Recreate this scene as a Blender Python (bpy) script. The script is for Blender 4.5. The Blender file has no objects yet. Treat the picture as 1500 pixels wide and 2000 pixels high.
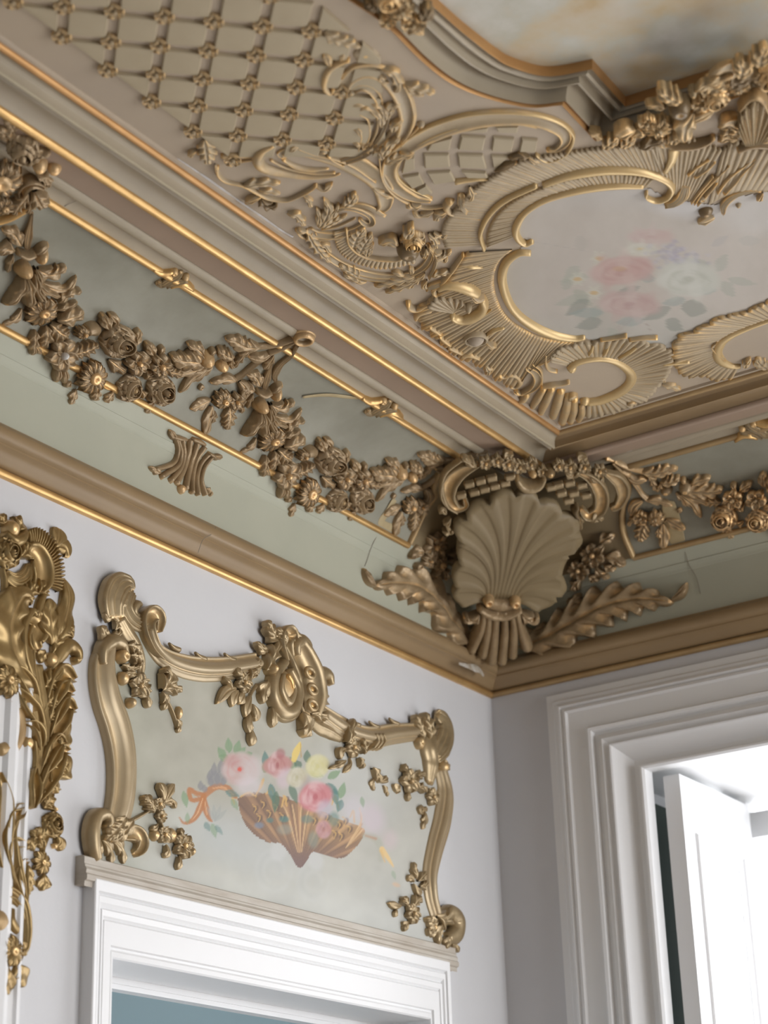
import bpy, bmesh, math, random
import numpy as np
from mathutils import Matrix, Vector
from mathutils.geometry import tessellate_polygon
random.seed(7); rng = np.random.RandomState(5)
scn = bpy.context.scene
COL = scn.collection
# ---------------------------------------------------------------- camera
FPX = 3761.27
CAM = np.array([2.51208, -4.32313, 1.65])
YAW, PITCH, ROLL = -.58099, .39856, -.031865
def _rot():
    f = np.array([math.cos(PITCH)*math.sin(YAW), math.cos(PITCH)*math.cos(YAW), math.sin(PITCH)])
    r = np.array([math.cos(YAW), -math.sin(YAW), 0.0]); u = np.cross(r, f)
    c, s = math.cos(ROLL), math.sin(ROLL)
    return np.array([c*r+s*u, -s*r+c*u, f])
ROT = _rot()
cd = bpy.data.cameras.new('camera'); cam = bpy.data.objects.new('camera', cd); COL.objects.link(cam)
cd.sensor_fit = 'HORIZONTAL'; cd.sensor_width = 24.0; cd.lens = FPX/1500*24.0
cd.clip_start = .05; cd.clip_end = 100
mw = Matrix.Identity(4)
for i in range(3):
    mw[i][0] = ROT[0][i]; mw[i][1] = ROT[1][i]; mw[i][2] = -ROT[2][i]; mw[i][3] = CAM[i]
cam.matrix_world = mw
scn.camera = cam
cd.dof.use_dof = True; cd.dof.focus_distance = 4.12; cd.dof.aperture_fstop = 2.5
# ---------------------------------------------------------------- world, lights, exposure
scn.view_settings.view_transform = 'Standard'; scn.view_settings.look = 'None'
scn.view_settings.exposure = -0.2; scn.view_settings.gamma = 1.0; scn.view_settings.use_curve_mapping = False
scn.cycles.use_denoising = True
scn.cycles.max_bounces = 6; scn.cycles.diffuse_bounces = 4; scn.cycles.glossy_bounces = 3
W = bpy.data.worlds.new('sky'); scn.world = W; W.use_nodes = True
_n, _l = W.node_tree.nodes, W.node_tree.links; bg = _n['Background']
# the bright overcast sky stands on the window side (+y); the unlit depth of the room and house lies on the others
_tc = _n.new('ShaderNodeTexCoord'); _sx = _n.new('ShaderNodeSeparateXYZ'); _mr = _n.new('ShaderNodeMapRange'); _mr.interpolation_type = 'SMOOTHSTEP'
_mr.inputs[1].default_value = .25; _mr.inputs[2].default_value = .5; _mr.inputs[3].default_value = .23; _mr.inputs[4].default_value = 5.0
_l.new(_tc.outputs['Generated'], _sx.inputs[0]); _l.new(_sx.outputs['Y'], _mr.inputs[0]); _l.new(_mr.outputs[0], bg.inputs[1]); bg.inputs[0].default_value = (.90, .93, 1.0, 1)
def area(name, loc, target, sx, sy, power, color):
    l = bpy.data.lights.new(name, 'AREA'); l.shape = 'RECTANGLE'; l.size = sx; l.size_y = sy; l.energy = power; l.color = color
    o = bpy.data.objects.new(name, l); COL.objects.link(o); o.location = loc
    o.rotation_euler = (Vector(target)-Vector(loc)).to_track_quat('-Z', 'Y').to_euler(); return o
# daylight through the window wall further to the right, through this window, and from the windows behind the camera
area('daylight_far_window', (3.5, -.12, 1.75), (.6, -2.4, 2.4), 1.5, 2.6, 85, (.98, .98, 1.0))
area('daylight_side_window', (6.2, -1.2, 1.9), (0.0, -1.6, 2.6), 1.8, 2.6, 138, (.95, .97, 1.0))
area('daylight_near_window', (1.05, .80, 1.6), (1.05, -1.0, 1.6), 2.5, 3.4, 60, (1.0, .99, .97))
# ---------------------------------------------------------------- pixel <-> place
def ray(x, y):
    x = np.asarray(x, float); y = np.asarray(y, float)
    d = np.stack([(x-750)/FPX, -(y-1000)/FPX, np.ones_like(x)], -1)
    return d @ ROT
ZC = 3.637
class Flat:
    """flat support: origin o, axes a (u) and b (v), normal n towards the room"""
    def __init__(s, o, a, b, n):
        s.o, s.a, s.b, s.n = [np.array(q, float) for q in (o, a, b, n)]
    def px(s, pts):
        p = np.atleast_2d(np.array(pts, float)); r = ray(p[:, 0], p[:, 1])
        t = ((s.o-CAM) @ s.n)/(r @ s.n); q = CAM+r*t[:, None]-s.o
        return np.stack([q @ s.a, q @ s.b], -1)
    def pos(s, uv, w):
        uv = np.asarray(uv, float); w = np.asarray(w, float)
        return s.o+uv[..., 0:1]*s.a+uv[..., 1:2]*s.b+w[..., None]*s.n
COVE = np.array([(.040, 3.20), (.040, 3.286), (.038, 3.33), (.042, 3.38), (.052, 3.422), (.066, 3.440), (.088, 3.470), (.120, 3.515), (.165, 3.558), (.220, 3.588), (.300, 3.613), (.345, 3.622), (.435, 3.622), (.60, 3.63), (.9, 3.637)])
class Cove:
    """curved support: COVE profile (distance from wall, height) run along wall A ('A') or B ('B')"""
    def __init__(s, side):
        s.side = side
        P = COVE; L = np.r_[0, np.cumsum(np.hypot(*(P[1:]-P[:-1]).T))]
        ss = np.linspace(0, L[-1], 200)
        s.s = ss; s.d = np.interp(ss, L, P[:, 0]); s.z = np.interp(ss, L, P[:, 1])
        k = np.ones(9)/9
        f = lambda a: np.convolve(np.pad(a, 4, mode='reflect', reflect_type='odd'), k, 'valid')
        s.d, s.z = f(s.d), f(s.z)
        td, tz = np.gradient(s.d), np.gradient(s.z); l = np.hypot(td, tz)
        s.nd, s.nz = f(tz/l), f(-td/l)
    def px(s, pts):
        p = np.atleast_2d(np.array(pts, float)); out = []
        for x, y in p:
            r = ray(x, y)
            if s.side == 'A': t = (s.d-CAM[0])/r[0]
            else: t = (-s.d-CAM[1])/r[1]
            g = CAM[2]+t*r[2]-s.z
            k = np.where(g[:-1]*g[1:] <= 0)[0]
            k = k[0] if len(k) else int(np.argmin(abs(g)))
            k = min(k, len(g)-2)
            fr = g[k]/(g[k]-g[k+1]) if g[k] != g[k+1] else 0
            tt = t[k]+(t[k+1]-t[k])*fr; q = CAM+tt*r
            out.append((q[1] if s.side == 'A' else q[0], s.s[k]+(s.s[k+1]-s.s[k])*fr))
        return np.array(out)
    def pos(s, uv, w):
        uv = np.asarray(uv, float); w = np.asarray(w, float); v = uv[..., 1]
        d = np.interp(v, s.s, s.d)+w*np.interp(v, s.s, s.nd)
        z = np.interp(v, s.s, s.z)+w*np.interp(v, s.s, s.nz)
        if s.side == 'A': return np.stack([d, uv[..., 0], z], -1)
        return np.stack([uv[..., 0], -d, z], -1)
WALL = Flat((0, 0, 0), (0, 1, 0), (0, 0, 1), (1, 0, 0))
RIGHT = Flat((0, 0, 0), (1, 0, 0), (0, 0, 1), (0, -1, 0))
CEIL = Flat((0, 0, ZC), (1, 0, 0), (0, 1, 0), (0, 0, -1))
CA, CB = Cove('A'), Cove('B')
# ---------------------------------------------------------------- objects
def tag(o, label=None, cat=None, group=None, kind=None):
    if label: o['label'] = label
    if cat: o['category'] = cat
    if group: o['group'] = group
    if kind: o['kind'] = kind
    return o
def empty(name, loc, label, cat, group=None):
    o = bpy.data.objects.new(name, None); COL.objects.link(o); o.location = Vector([float(c) for c in loc]); o.empty_display_size = .02
    return tag(o, label, cat, group)
class MB:
    def __init__(s): s.V, s.F, s.n = [], [], 0
    def add(s, V, F):
        V = np.asarray(V, float).reshape(-1, 3); s.V.append(V)
        s.F += [tuple(i+s.n for i in f) for f in F]; s.n += len(V); return s
    def grid(s, G, closed=False, flip=False):
        m, n = G.shape[:2]; F = []
        for i in range(m-1):
            for j in range(n if closed else n-1):
                a, b = i*n+j, i*n+(j+1) % n; F.append((a, b, b+n, a+n))
        if flip: F = [f[::-1] for f in F]
        return s.add(G.reshape(-1, 3), F)
    def box(s, x0, x1, y0, y1, z0, z1):
        V = [(x, y, z) for x in (x0, x1) for y in (y0, y1) for z in (z0, z1)]
        return s.add(V, [(0, 1, 3, 2), (4, 6, 7, 5), (0, 4, 5, 1), (2, 3, 7, 6), (0, 2, 6, 4), (1, 5, 7, 3)])
    def build(s, name, mat, parent=None, smooth=True, label=None, sharp=None, normals=False):
        me = bpy.data.meshes.new(name); V = np.concatenate(s.V)
        loc = np.zeros(3)
        if parent is not None:
            loc = np.zeros(3); q = parent
            while q is not None: loc = loc+np.array(q.location); q = q.parent
        else: loc = (V.min(0)+V.max(0))/2
        me.from_pydata((V-loc).tolist(), [], s.F); me.update()
        if normals:
            bm = bmesh.new(); bm.from_mesh(me); bmesh.ops.recalc_face_normals(bm, faces=bm.faces); bm.to_mesh(me); bm.free()
        if smooth:
            me.polygons.foreach_set('use_smooth', [True]*len(me.polygons))
            if sharp: me.set_sharp_from_angle(angle=math.radians(sharp))
        for m in (mat if isinstance(mat, list) else [mat]): me.materials.append(m)
        o = bpy.data.objects.new(name, me); COL.objects.link(o)
        if parent is not None: o.parent = parent
        else: o.location = Vector(loc.tolist())
        if label: o['label'] = label
        return o
# ---------------------------------------------------------------- materials
def mat(name, col, rough=.6, metal=0.0, noise=.0, nscale=6.0, col2=None, bump=0.0, bscale=40, gold=None, gmetal=.8, glo=.52, ghi=.60, streak=None, spec=.4):
    m = bpy.data.materials.new(name); m.use_nodes = True; nt = m.node_tree; N, L = nt.nodes, nt.links
    b = N['Principled BSDF']; b.inputs['Roughness'].default_value = rough; b.inputs['Metallic'].default_value = metal
    b.inputs['Specular IOR Level'].default_value = spec
    src = None
    tc = N.new('ShaderNodeTexCoord')
    def rgb(c):
        n = N.new('ShaderNodeRGB'); n.outputs[0].default_value = (*c, 1); return n.outputs[0]
    src = rgb(col)
    if noise and col2:
        nz = N.new('ShaderNodeTexNoise'); nz.inputs['Scale'].default_value = nscale; nz.inputs['Detail'].default_value = 6; nz.inputs['Roughness'].default_value = .6
        L.new(tc.outputs['Object'], nz.inputs['Vector'])
        if streak:
            mp = N.new('ShaderNodeMapping'); mp.inputs['Scale'].default_value = streak; L.new(tc.outputs['Object'], mp.inputs[0]); L.new(mp.outputs[0], nz.inputs['Vector'])
        r = N.new('ShaderNodeMapRange'); r.inputs[1].default_value = .38; r.inputs[2].default_value = .66; r.inputs[4].default_value = noise
        L.new(nz.outputs[0], r.inputs[0])
        mx = N.new('ShaderNodeMix'); mx.data_type = 'RGBA'; L.new(r.outputs[0], mx.inputs[0]); L.new(src, mx.inputs[6]); L.new(rgb(col2), mx.inputs[7]); src = mx.outputs[2]
    if gold:
        g = N.new('ShaderNodeNewGeometry'); r = N.new('ShaderNodeMapRange'); r.inputs[1].default_value = glo; r.inputs[2].default_value = ghi
        L.new(g.outputs['Pointiness'], r.inputs[0])
        n2 = N.new('ShaderNodeTexNoise'); n2.inputs['Scale'].default_value = 30; L.new(tc.outputs['Object'], n2.inputs['Vector'])
        r2 = N.new('ShaderNodeMapRange'); r2.inputs[1].default_value = .35; r2.inputs[2].default_value = .6; r2.inputs[3].default_value = .35; L.new(n2.outputs[0], r2.inputs[0])
        mu = N.new('ShaderNodeMath'); mu.operation = 'MULTIPLY'; L.new(r.outputs[0], mu.inputs[0]); L.new(r2.outputs[0], mu.inputs[1])
        mx = N.new('ShaderNodeMix'); mx.data_type = 'RGBA'; L.new(mu.outputs[0], mx.inputs[0]); L.new(src, mx.inputs[6]); L.new(rgb(gold), mx.inputs[7]); src = mx.outputs[2]
        m2 = N.new('ShaderNodeMath'); m2.operation = 'MULTIPLY'; m2.inputs[1].default_value = gmetal; L.new(mu.outputs[0], m2.inputs[0])
        m3 = N.new('ShaderNodeMath'); m3.operation = 'MAXIMUM'; m3.inputs[1].default_value = metal; L.new(m2.outputs[0], m3.inputs[0]); L.new(m3.outputs[0], b.inputs['Metallic'])
    L.new(src, b.inputs['Base Color'])
    if bump:
        nz = N.new('ShaderNodeTexNoise'); nz.inputs['Scale'].default_value = bscale; nz.inputs['Detail'].default_value = 4; L.new(tc.outputs['Object'], nz.inputs['Vector'])
        bp = N.new('ShaderNodeBump'); bp.inputs['Strength'].default_value = bump; bp.inputs['Distance'].default_value = .004; L.new(nz.outputs[0], bp.inputs['Height']); L.new(bp.outputs[0], b.inputs['Normal'])
    return m
M = {}
M['wall'] = mat('wall_paint', (.60, .60, .61), .75, noise=.5, nscale=3, col2=(.56, .56, .575), bump=.12, bscale=60)
M['white'] = mat('white_gloss_paint', (.76, .76, .76), .4, bump=.05, bscale=30)
M['ceil'] = mat('ceiling_taupe_paint', (.41, .33, .238), .7, noise=.7, nscale=2.5, col2=(.36, .295, .225), bump=.08)
M['relief'] = mat('relief_taupe_paint', (.40, .315, .20), .5, noise=.6, nscale=9, col2=(.31, .235, .14), gold=(.74, .48, .20), glo=.508, ghi=.575, bump=.2, bscale=90)
M['trellis'] = mat('trellis_paint', (.39, .32, .21), .6, noise=.5, nscale=9, col2=(.34, .275, .175))
M['green'] = mat('sage_green_paint', (.415, .415, .325), .6, noise=.6, nscale=4, col2=(.37, .375, .295), bump=.05)
M['sky'] = mat('cove_grey_green_paint', (.30, .29, .23), .55, noise=.9, nscale=5, col2=(.225, .215, .165), bump=.05)
M['mauve'] = mat('mauve_brown_paint', (.35, .255, .185), .55, noise=.5, nscale=5, col2=(.29, .215, .155))
M['grey'] = mat('grey_band_paint', (.375, .315, .225), .5, noise=.6, nscale=5, col2=(.30, .25, .175))
M['tan'] = mat('tan_cornice_paint', (.29, .20, .105), .42, noise=.6, nscale=4, col2=(.23, .155, .08))
M['gilt'] = mat('gilding', (.72, .46, .19), .38, .72, noise=.6, nscale=12, col2=(.48, .29, .11), bump=.1)
M['shell_paint'] = mat('brown_shell_paint', (.245, .185, .10), .5, noise=.6, nscale=8, col2=(.20, .145, .075), gold=(.55, .34, .13), glo=.52, ghi=.62)
M['gilt_copper'] = mat('copper_toned_gilding', (.52, .29, .115), .42, .55, noise=.6, nscale=10, col2=(.36, .19, .07))
M['fillet'] = mat('pale_fillet_paint', (.50, .43, .30), .5)
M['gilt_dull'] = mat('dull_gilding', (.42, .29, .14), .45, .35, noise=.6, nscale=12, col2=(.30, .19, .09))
M['bronze'] = mat('bronze_painted_plaster', (.37, .265, .15), .38, .3, noise=.7, nscale=16, col2=(.22, .15, .078), gold=(.85, .55, .26), glo=.505, ghi=.565, gmetal=.6, bump=.35, bscale=110)
M['bronze_light'] = mat('faded_bronze_plaster', (.35, .26, .145), .40, .25, noise=.7, nscale=14, col2=(.23, .165, .085), gold=(.85, .56, .26), glo=.505, ghi=.565, gmetal=.6, bump=.35, bscale=110)
M['blue'] = mat('blue_wall_paint', (.40, .50, .53), .8)
M['shutter_gap'] = mat('dark_green_gap', (.10, .13, .11), .8)
# ================================================================ the setting
XMAX, YMIN = 7.0, -4.2
# outline of the coffer opening on the ceiling (photo px of the outer gilded line), completed beyond the frame
def cr(pts, n=12, closed=False):
    """Catmull-Rom through pts"""
    P = np.asarray(pts, float)
    if len(P) < 3: 
        t = np.linspace(0, 1, n+1)[:, None]; return P[0]*(1-t)+P[-1]*t
    A = np.vstack([2*P[0]-P[1], P, 2*P[-1]-P[-2]]); out = []
    for i in range(1, len(A)-2):
        p0, p1, p2, p3 = A[i-1:i+3]; t = np.linspace(0, 1, n, endpoint=False)[:, None]
        out.append(.5*((2*p1)+(-p0+p2)*t+(2*p0-5*p1+4*p2-p3)*t*t+(-p0+3*p1-3*p2+p3)*t**3))
    out.append(P[-1:]); return np.vstack(out)
def resample(P, n):
    P = np.asarray(P, float); L = np.r_[0, np.cumsum(np.linalg.norm(P[1:]-P[:-1], axis=1))]
    s = np.linspace(0, L[-1], n); return np.stack([np.interp(s, L, P[:, k]) for k in range(P.shape[1])], -1)
RISE = .055
CEIL_UP = Flat((0, 0, ZC+RISE), (1, 0, 0), (0, 1, 0), (0, 0, -1))
o1 = cr([(560, -80), (685, 0), (750, 45), (815, 110), (875, 157), (945, 187), (1030, 206), (1095, 202)], 8)
o2 = [(1160, 272)]
o3 = [(1330, 222), (1520, 160), (1800, 60)]
i1 = cr([(700, -140), (855, 0), (892, 34), (930, 65), (965, 92), (1000, 113), (1070, 131), (1157, 117)], 8)
i2 = [(1222, 190)]
i3 = [(1380, 140), (1560, 78), (1840, -20)]
OUT = np.vstack([CEIL.px(o1), CEIL.px(o2), CEIL.px(o3)])
INN = np.vstack([CEIL_UP.px(i1), CEIL_UP.px(i2), CEIL_UP.px(i3)])
hole = [Vector((x, y, 0)) for x, y in OUT]
far = [Vector((XMAX-.1, YMIN+.1, 0))]
x0, y0 = .52, -.52
outer = [Vector(v) for v in ((x0, y0, 0), (XMAX, y0, 0), (XMAX, YMIN, 0), (x0, YMIN, 0))]
a, b = OUT[0], OUT[-1]
ring = [Vector((p[0], p[1], 0)) for p in OUT]+[Vector((XMAX-.4, b[1]-.5, 0)), Vector((XMAX-.4, YMIN+.3, 0)), Vector((a[0], YMIN+.3, 0))]
allv = outer+ring
tris = tessellate_polygon([outer, ring])
mb = MB(); mb.add([(v.x, v.y, ZC) for v in allv], [tuple(t) for t in tris])
o = mb.build('ceiling', M['ceil'], smooth=False); tag(o, kind='structure')
bm = bmesh.new(); bm.from_mesh(o.data)
for f in bm.faces:
    if f.normal.z > 0: f.normal_flip()
bm.to_mesh(o.data); bm.free()
# walls
def wall_with_hole(name, plane, u0, u1, z0, z1, h, m):
    """plane 'A' x=0 (u = y) or 'B' y=0 (u = x); h = (u0, u1, z0, z1) opening"""
    mb = MB(); us = [u0, h[0], h[1], u1]; zs = [z0, h[2], h[3], z1]
    V = []; F = []
    for u in us:
        for z in zs: V.append((0, u, z) if plane == 'A' else (u, 0, z))
    for i in range(3):
        for j in range(3):
            if i == 1 and j == 1: continue
            if zs[j+1]-zs[j] < 1e-6: continue
            a = i*4+j; f = (a, a+1, a+5, a+4); F.append(f[::-1] if plane == 'B' else f[::1])
    mb.add(V, F); o = mb.build(name, m, smooth=False); return tag(o, kind='structure')
_pa = Flat((.016, 0, 0), (0, 1, 0), (0, 0, 1), (1, 0, 0)); _pc = Flat((.031, 0, 0), (0, 1, 0), (0, 0, 1), (1, 0, 0)); _pb = Flat((0, -.018, 0), (1, 0, 0), (0, 0, 1), (0, -1, 0))
DY0, DZ = _pa.px([(221, 1870.5)])[0]; DY1 = _pa.px([(841, 1988)])[0, 0]
CW = DY0-_pc.px([(184, 1785)])[0, 0]
WX0, WZ = _pb.px([(1248, 1494.5)])[0]; WX1 = WX0+1.30; _w = _pb.px([(1062, 1358)])[0]; CB_ = (WX0-_w[0]+_w[1]-WZ)/2
wall_with_hole('wall_left', 'A', YMIN, 0, 0, 3.72, (DY0, DY1, 0, DZ), M['wall'])
wall_with_hole('wall_right', 'B', 0, XMAX, 0, 3.72, (WX0, WX1, .55, WZ), M['wall'])
fl = MB().add([(0, 0, 0), (0, YMIN, 0), (XMAX, YMIN, 0), (XMAX, 0, 0)], [(0, 1, 2, 3)]).build('floor', mat('oak_floor', (.32, .22, .13), .5), smooth=False); tag(fl, kind='structure')
# profile runs, mitred at the room corner
def bez(pts, n=5):
    return cr(pts, n)
def run(name, prof, mt, side, far, label=None, sharp=35, start=None):
    """prof: list of (d, z). side A: along -y at x=d, from mitre (d,-d)"""
    P = np.array(prof); n = len(P); st = 60
    G = np.zeros((st+1, n, 3)); t = np.linspace(0, 1, st+1)
    for j, (d, z) in enumerate(P):
        s0 = start if start is not None else (-d if side == 'A' else d)
        if side == 'A': G[:, j] = np.stack([np.full(st+1, d), s0+(far-s0)*t, np.full(st+1, z)], -1)
        else: G[:, j] = np.stack([s0+(far-s0)*t, np.full(st+1, -d), np.full(st+1, z)], -1)
    mb = MB(); mb.grid(G, flip=(side == 'A')); o = mb.build(name, mt, sharp=sharp); tag(o, kind='structure'); return o
def bead(d, z, r, a0, a1, n=7):
    return [(d+r*math.cos(math.radians(t)), z+r*math.sin(math.radians(t))) for t in np.linspace(a0, a1, n)]
SEG = [  # wall A material, then wall B's duller, browner one with shade in the colour
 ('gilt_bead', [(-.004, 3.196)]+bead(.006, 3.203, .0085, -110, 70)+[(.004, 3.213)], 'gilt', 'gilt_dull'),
 ('cornice', list(map(tuple, bez([(.006, 3.212), (.016, 3.214), (.026, 3.222), (.036, 3.231), (.046, 3.236)])))+[(.048, 3.2365), (.048, 3.241)]+list(map(tuple, bez([(.048, 3.241), (.058, 3.2475), (.061, 3.259), (.057, 3.271), (.047, 3.279), (.044, 3.284)])))+[(.036, 3.287)], 'tan', 'tan'),
 ('frieze', list(map(tuple, bez([(.036, 3.287), (.037, 3.300), (.038, 3.33), (.041, 3.37), (.046, 3.403)])))+[(.0475, 3.404), (.0495, 3.412)]+list(map(tuple, bez([(.0505, 3.413), (.053, 3.4175), (.056, 3.4215)])))+[(.0545, 3.4235), (.064, 3.437), (.078, 3.452), (.0862, 3.4643)], 'green', 'green'),
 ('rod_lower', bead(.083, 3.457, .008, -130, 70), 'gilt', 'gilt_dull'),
 ('cove', list(map(tuple, bez([(.086, 3.464), (.118, 3.513), (.163, 3.558), (.220, 3.590), (.292, 3.611)])))+[(.3035, 3.6125)], 'sky', 'sky'),
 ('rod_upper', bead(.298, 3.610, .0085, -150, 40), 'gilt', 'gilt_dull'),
 ('soffit_band', list(map(tuple, bez([(.303, 3.612), (.315, 3.617), (.330, 3.622)])))+[(.3305, 3.626)]+list(map(tuple, bez([(.331, 3.621), (.338, 3.614), (.347, 3.613), (.356, 3.617), (.359, 3.621)])))+[(.362, 3.619)], 'grey', 'grey'),
 ('mauve_band', [(.362, 3.619), (.430, 3.6155)], 'mauve', 'mauve'),
 ('rod_inner', bead(.432, 3.613, .0095, -170, 10), 'gilt', 'mauve'),
 ('cavetto', list(map(tuple, bez([(.437, 3.612), (.449, 3.6255), (.463, 3.633), (.480, 3.630), (.490, 3.622)])))+[(.494, 3.615)]+list(map(tuple, bez([(.497, 3.617), (.503, 3.618), (.510, 3.611)])))+[(.513, 3.606), (.519, 3.606)]+[(.5195, 3.617), (.522, 3.623)]+list(map(tuple, bez([(.522, 3.623), (.530, 3.628), (.538, 3.625)]))), 'grey', 'tan'),
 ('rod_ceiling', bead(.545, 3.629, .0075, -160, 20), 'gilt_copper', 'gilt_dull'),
 ('ceiling_fillet', [(.546, 3.629), (.558, 3.631), (.560, 3.637)], 'ceil', 'ceil'),
]
k = 0
for nm, prof, ma, mbb in SEG:
    for side, far, mm in (('A', YMIN, ma), ('B', XMAX, mbb)):
        k += 1; s0 = {('rod_lower', 'A'): CA.px([(797, 1062)])[0, 0], ('rod_lower', 'B'): CB.px([(1238, 1088)])[0, 0], ('rod_upper', 'A'): CA.px([(907, 893)])[0, 0], ('rod_upper', 'B'): CB.px([(1202, 912)])[0, 0]}.get((nm, side))
        if (nm, side) == ('rod_upper', 'A'): far = CA.px([(84, 383)])[0, 0]
        o = run('trim_%d' % k, prof, M[mm], side, far, start=s0)
o = run('trim_34', [(.4865, 3.6250), (.4895, 3.6218), (.4935, 3.6150)], M['gilt_copper'], 'A', YMIN); o = run('trim_35', [(.5125, 3.6058), (.516, 3.6050), (.5193, 3.6055)], M['fillet'], 'A', YMIN)
# ---- coffer moulding on the ceiling: lofted between the outer line (ceiling level) and inner line (raised panel)
def loft(name, A, za, B, zb, prof, mt, kind='structure', parent=None):
    P = np.array(prof); G = np.zeros((len(A), len(P), 3))
    for j, (t, h) in enumerate(P):
        G[:, j, :2] = A*(1-t)+B*t; G[:, j, 2] = za*(1-t)+zb*t+h
    mb = MB(); mb.grid(G); o = mb.build(name, mt, sharp=40, parent=parent, normals=False)
    if kind: tag(o, kind=kind)
    return o
arc = lambda t0, t1, h, n=6: [(t0+(t1-t0)*i/n, -h*math.sin(math.pi*i/n)) for i in range(n+1)]
loft('trim_25', OUT, ZC, INN, ZC+RISE, [(0, .002)]+arc(.0, .09, .008)+[(.10, -.002)], M['gilt_copper'])
loft('trim_26', OUT, ZC, INN, ZC+RISE, [(.10, -.002), (.13, -.006), (.16, -.010), (.17, 0), (.22, .012), (.30, .020), (.40, .022), (.48, .015), (.52, .006), (.53, -.008), (.58, -.010), (.585, .002), (.64, .006), (.70, .004), (.74, -.006), (.78, -.012), (.84, -.012), (.85, -.004), (.93, -.004), (.94, -.012)], M['grey'])
loft('trim_27', OUT, ZC, INN, ZC+RISE, [(.94, -.012)]+[(t, h-.012) for t, h in arc(.945, .985, .005)]+[(.99, -.006), (1.0, .0), (1.0, .004)], M['gilt_copper'])
pan = MB(); pl = [Vector((p[0], p[1], 0)) for p in INN]+[Vector((XMAX-.5, INN[-1][1]-.4, 0)), Vector((XMAX-.5, YMIN+.4, 0)), Vector((INN[0][0], YMIN+.4, 0))]
pan.add([(v.x, v.y, ZC+RISE+.002) for v in pl], [tuple(t)[::-1] for t in tessellate_polygon([pl])])
def cloud_mat():
    m = bpy.data.materials.new('clouded_sky_painting'); m.use_nodes = True; nt = m.node_tree; N, L = nt.nodes, nt.links; b = N['Principled BSDF']; b.inputs['Roughness'].default_value = .7
    tc = N.new('ShaderNodeTexCoord'); nz = N.new('ShaderNodeTexNoise'); nz.inputs['Scale'].default_value = 3.2; nz.inputs['Detail'].default_value = 8; nz.inputs['Roughness'].default_value = .62; L.new(tc.outputs['Object'], nz.inputs['Vector'])
    cr_ = N.new('ShaderNodeValToRGB'); e = cr_.color_ramp.elements; e[0].position = .36; e[0].color = (.44, .31, .15, 1); e[1].position = .62; e[1].color = (.52, .50, .44, 1)
    e2 = cr_.color_ramp.elements.new(.46); e2.color = (.47, .38, .24, 1); e3 = cr_.color_ramp.elements.new(.53); e3.color = (.43, .41, .33, 1)
    L.new(nz.outputs[0], cr_.inputs[0])
    gx = N.new('ShaderNodeSeparateXYZ'); L.new(tc.outputs['Object'], gx.inputs[0])
    n2 = N.new('ShaderNodeTexNoise'); n2.inputs['Scale'].default_value = 9; n2.inputs['Detail'].default_value = 7; L.new(tc.outputs['Object'], n2.inputs['Vector'])
    r = N.new('ShaderNodeMapRange'); r.inputs[1].default_value = .4; r.inputs[2].default_value = .7; r.inputs[4].default_value = .5; L.new(n2.outputs[0], r.inputs[0])
    mx = N.new('ShaderNodeMix'); mx.data_type = 'RGBA'; L.new(r.outputs[0], mx.inputs[0]); L.new(cr_.outputs[0], mx.inputs[6]); mx.inputs[7].default_value = (.56, .54, .49, 1); L.new(mx.outputs[2], b.inputs['Base Color'])
    return m
o = pan.build('ceiling_panel', cloud_mat(), smooth=False, normals=False); tag(o, 'large clouded sky painting in buff and grey inside the stepped ceiling moulding', 'ceiling painting')
for p in o.data.polygons: pass
o = MB().box(-.02, XMAX, YMIN, .02, 3.72, 3.76).build('ceiling', M['wall'], smooth=False); tag(o, kind='structure')  # unseen slab added above the ceiling to block light leaking through the cove
# ---- door casing (white, stepped) and what lies beyond
def casing(name, plane, u0, u1, z1, prof, mt, zbot=0.0, sc=1.0, scz=None):
    """frame round an opening u0..u1 up to z1; prof = (outward offset from opening edge, projection)"""
    P = np.array(prof); P[:, 0] *= sc; scz = (scz or sc)/sc; mb = MB(); G = np.zeros((4, len(P), 3))
    for j, (w, h) in enumerate(P):
        pts = [(u0-w, zbot), (u0-w, z1+w*scz), (u1+w, z1+w*scz), (u1+w, zbot)]
        for i, (u, z) in enumerate(pts): G[i, j] = (h, u, z) if plane == 'A' else (u, -h, z)
    mb.grid(G, flip=(plane == 'B'))
    o = mb.build(name, mt, sharp=28); return tag(o, kind='structure')
casing('trim_28', 'A', DY0, DY1, DZ, [(-.001, -.120), (-.001, .012), (.002, .016), (.010, .016), (.014, .013), (.018, .013), (.020, .019), (.060, .021), (.064, .017), (.068, .022), (.078, .024), (.082, .018), (.090, .026), (.100, .027), (.104, .022), (.108, .030), (.126, .032), (.130, .030), (.131, -.002)], M['white'], sc=CW/.131, scz=(2.452-DZ)/.131)
# soffit beyond and the blue room behind the door
sb = MB(); sb.box(-.135, -.004, DY0-.5, DY1+.6, DZ+.0005, DZ+.30); sb.box(-.165, -.128, DY0-.3, DY1+.3, DZ-.012, DZ+.05); sb.box(-.160, -.132, DY0-.3, DY1+.3, DZ-.022, DZ+.05)
for y0_, y1_ in ((DY0-.5, DY0-.001), (DY1+.001, DY1+.6)): sb.box(-.135, -.004, y0_, y1_, 0, DZ+.3)
o = sb.build('trim_29', M['white'], smooth=False); tag(o, kind='structure')
br = MB(); br.box(-2.3, -2.25, -4.4, .64, 0, 3.6); br.box(-2.3, WX0-.17, .64, .70, 0, 3.6); br.box(-2.3, -.36, -4.45, -4.4, 0, 3.6)
o = br.build('wall_back', M['blue'], smooth=False); tag(o, kind='structure')
br = MB(); br.box(-2.3, -.02, -4.45, .7, 3.6, 3.65); o = br.build('ceiling.001', M['white'], smooth=False); tag(o, kind='structure')
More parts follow.
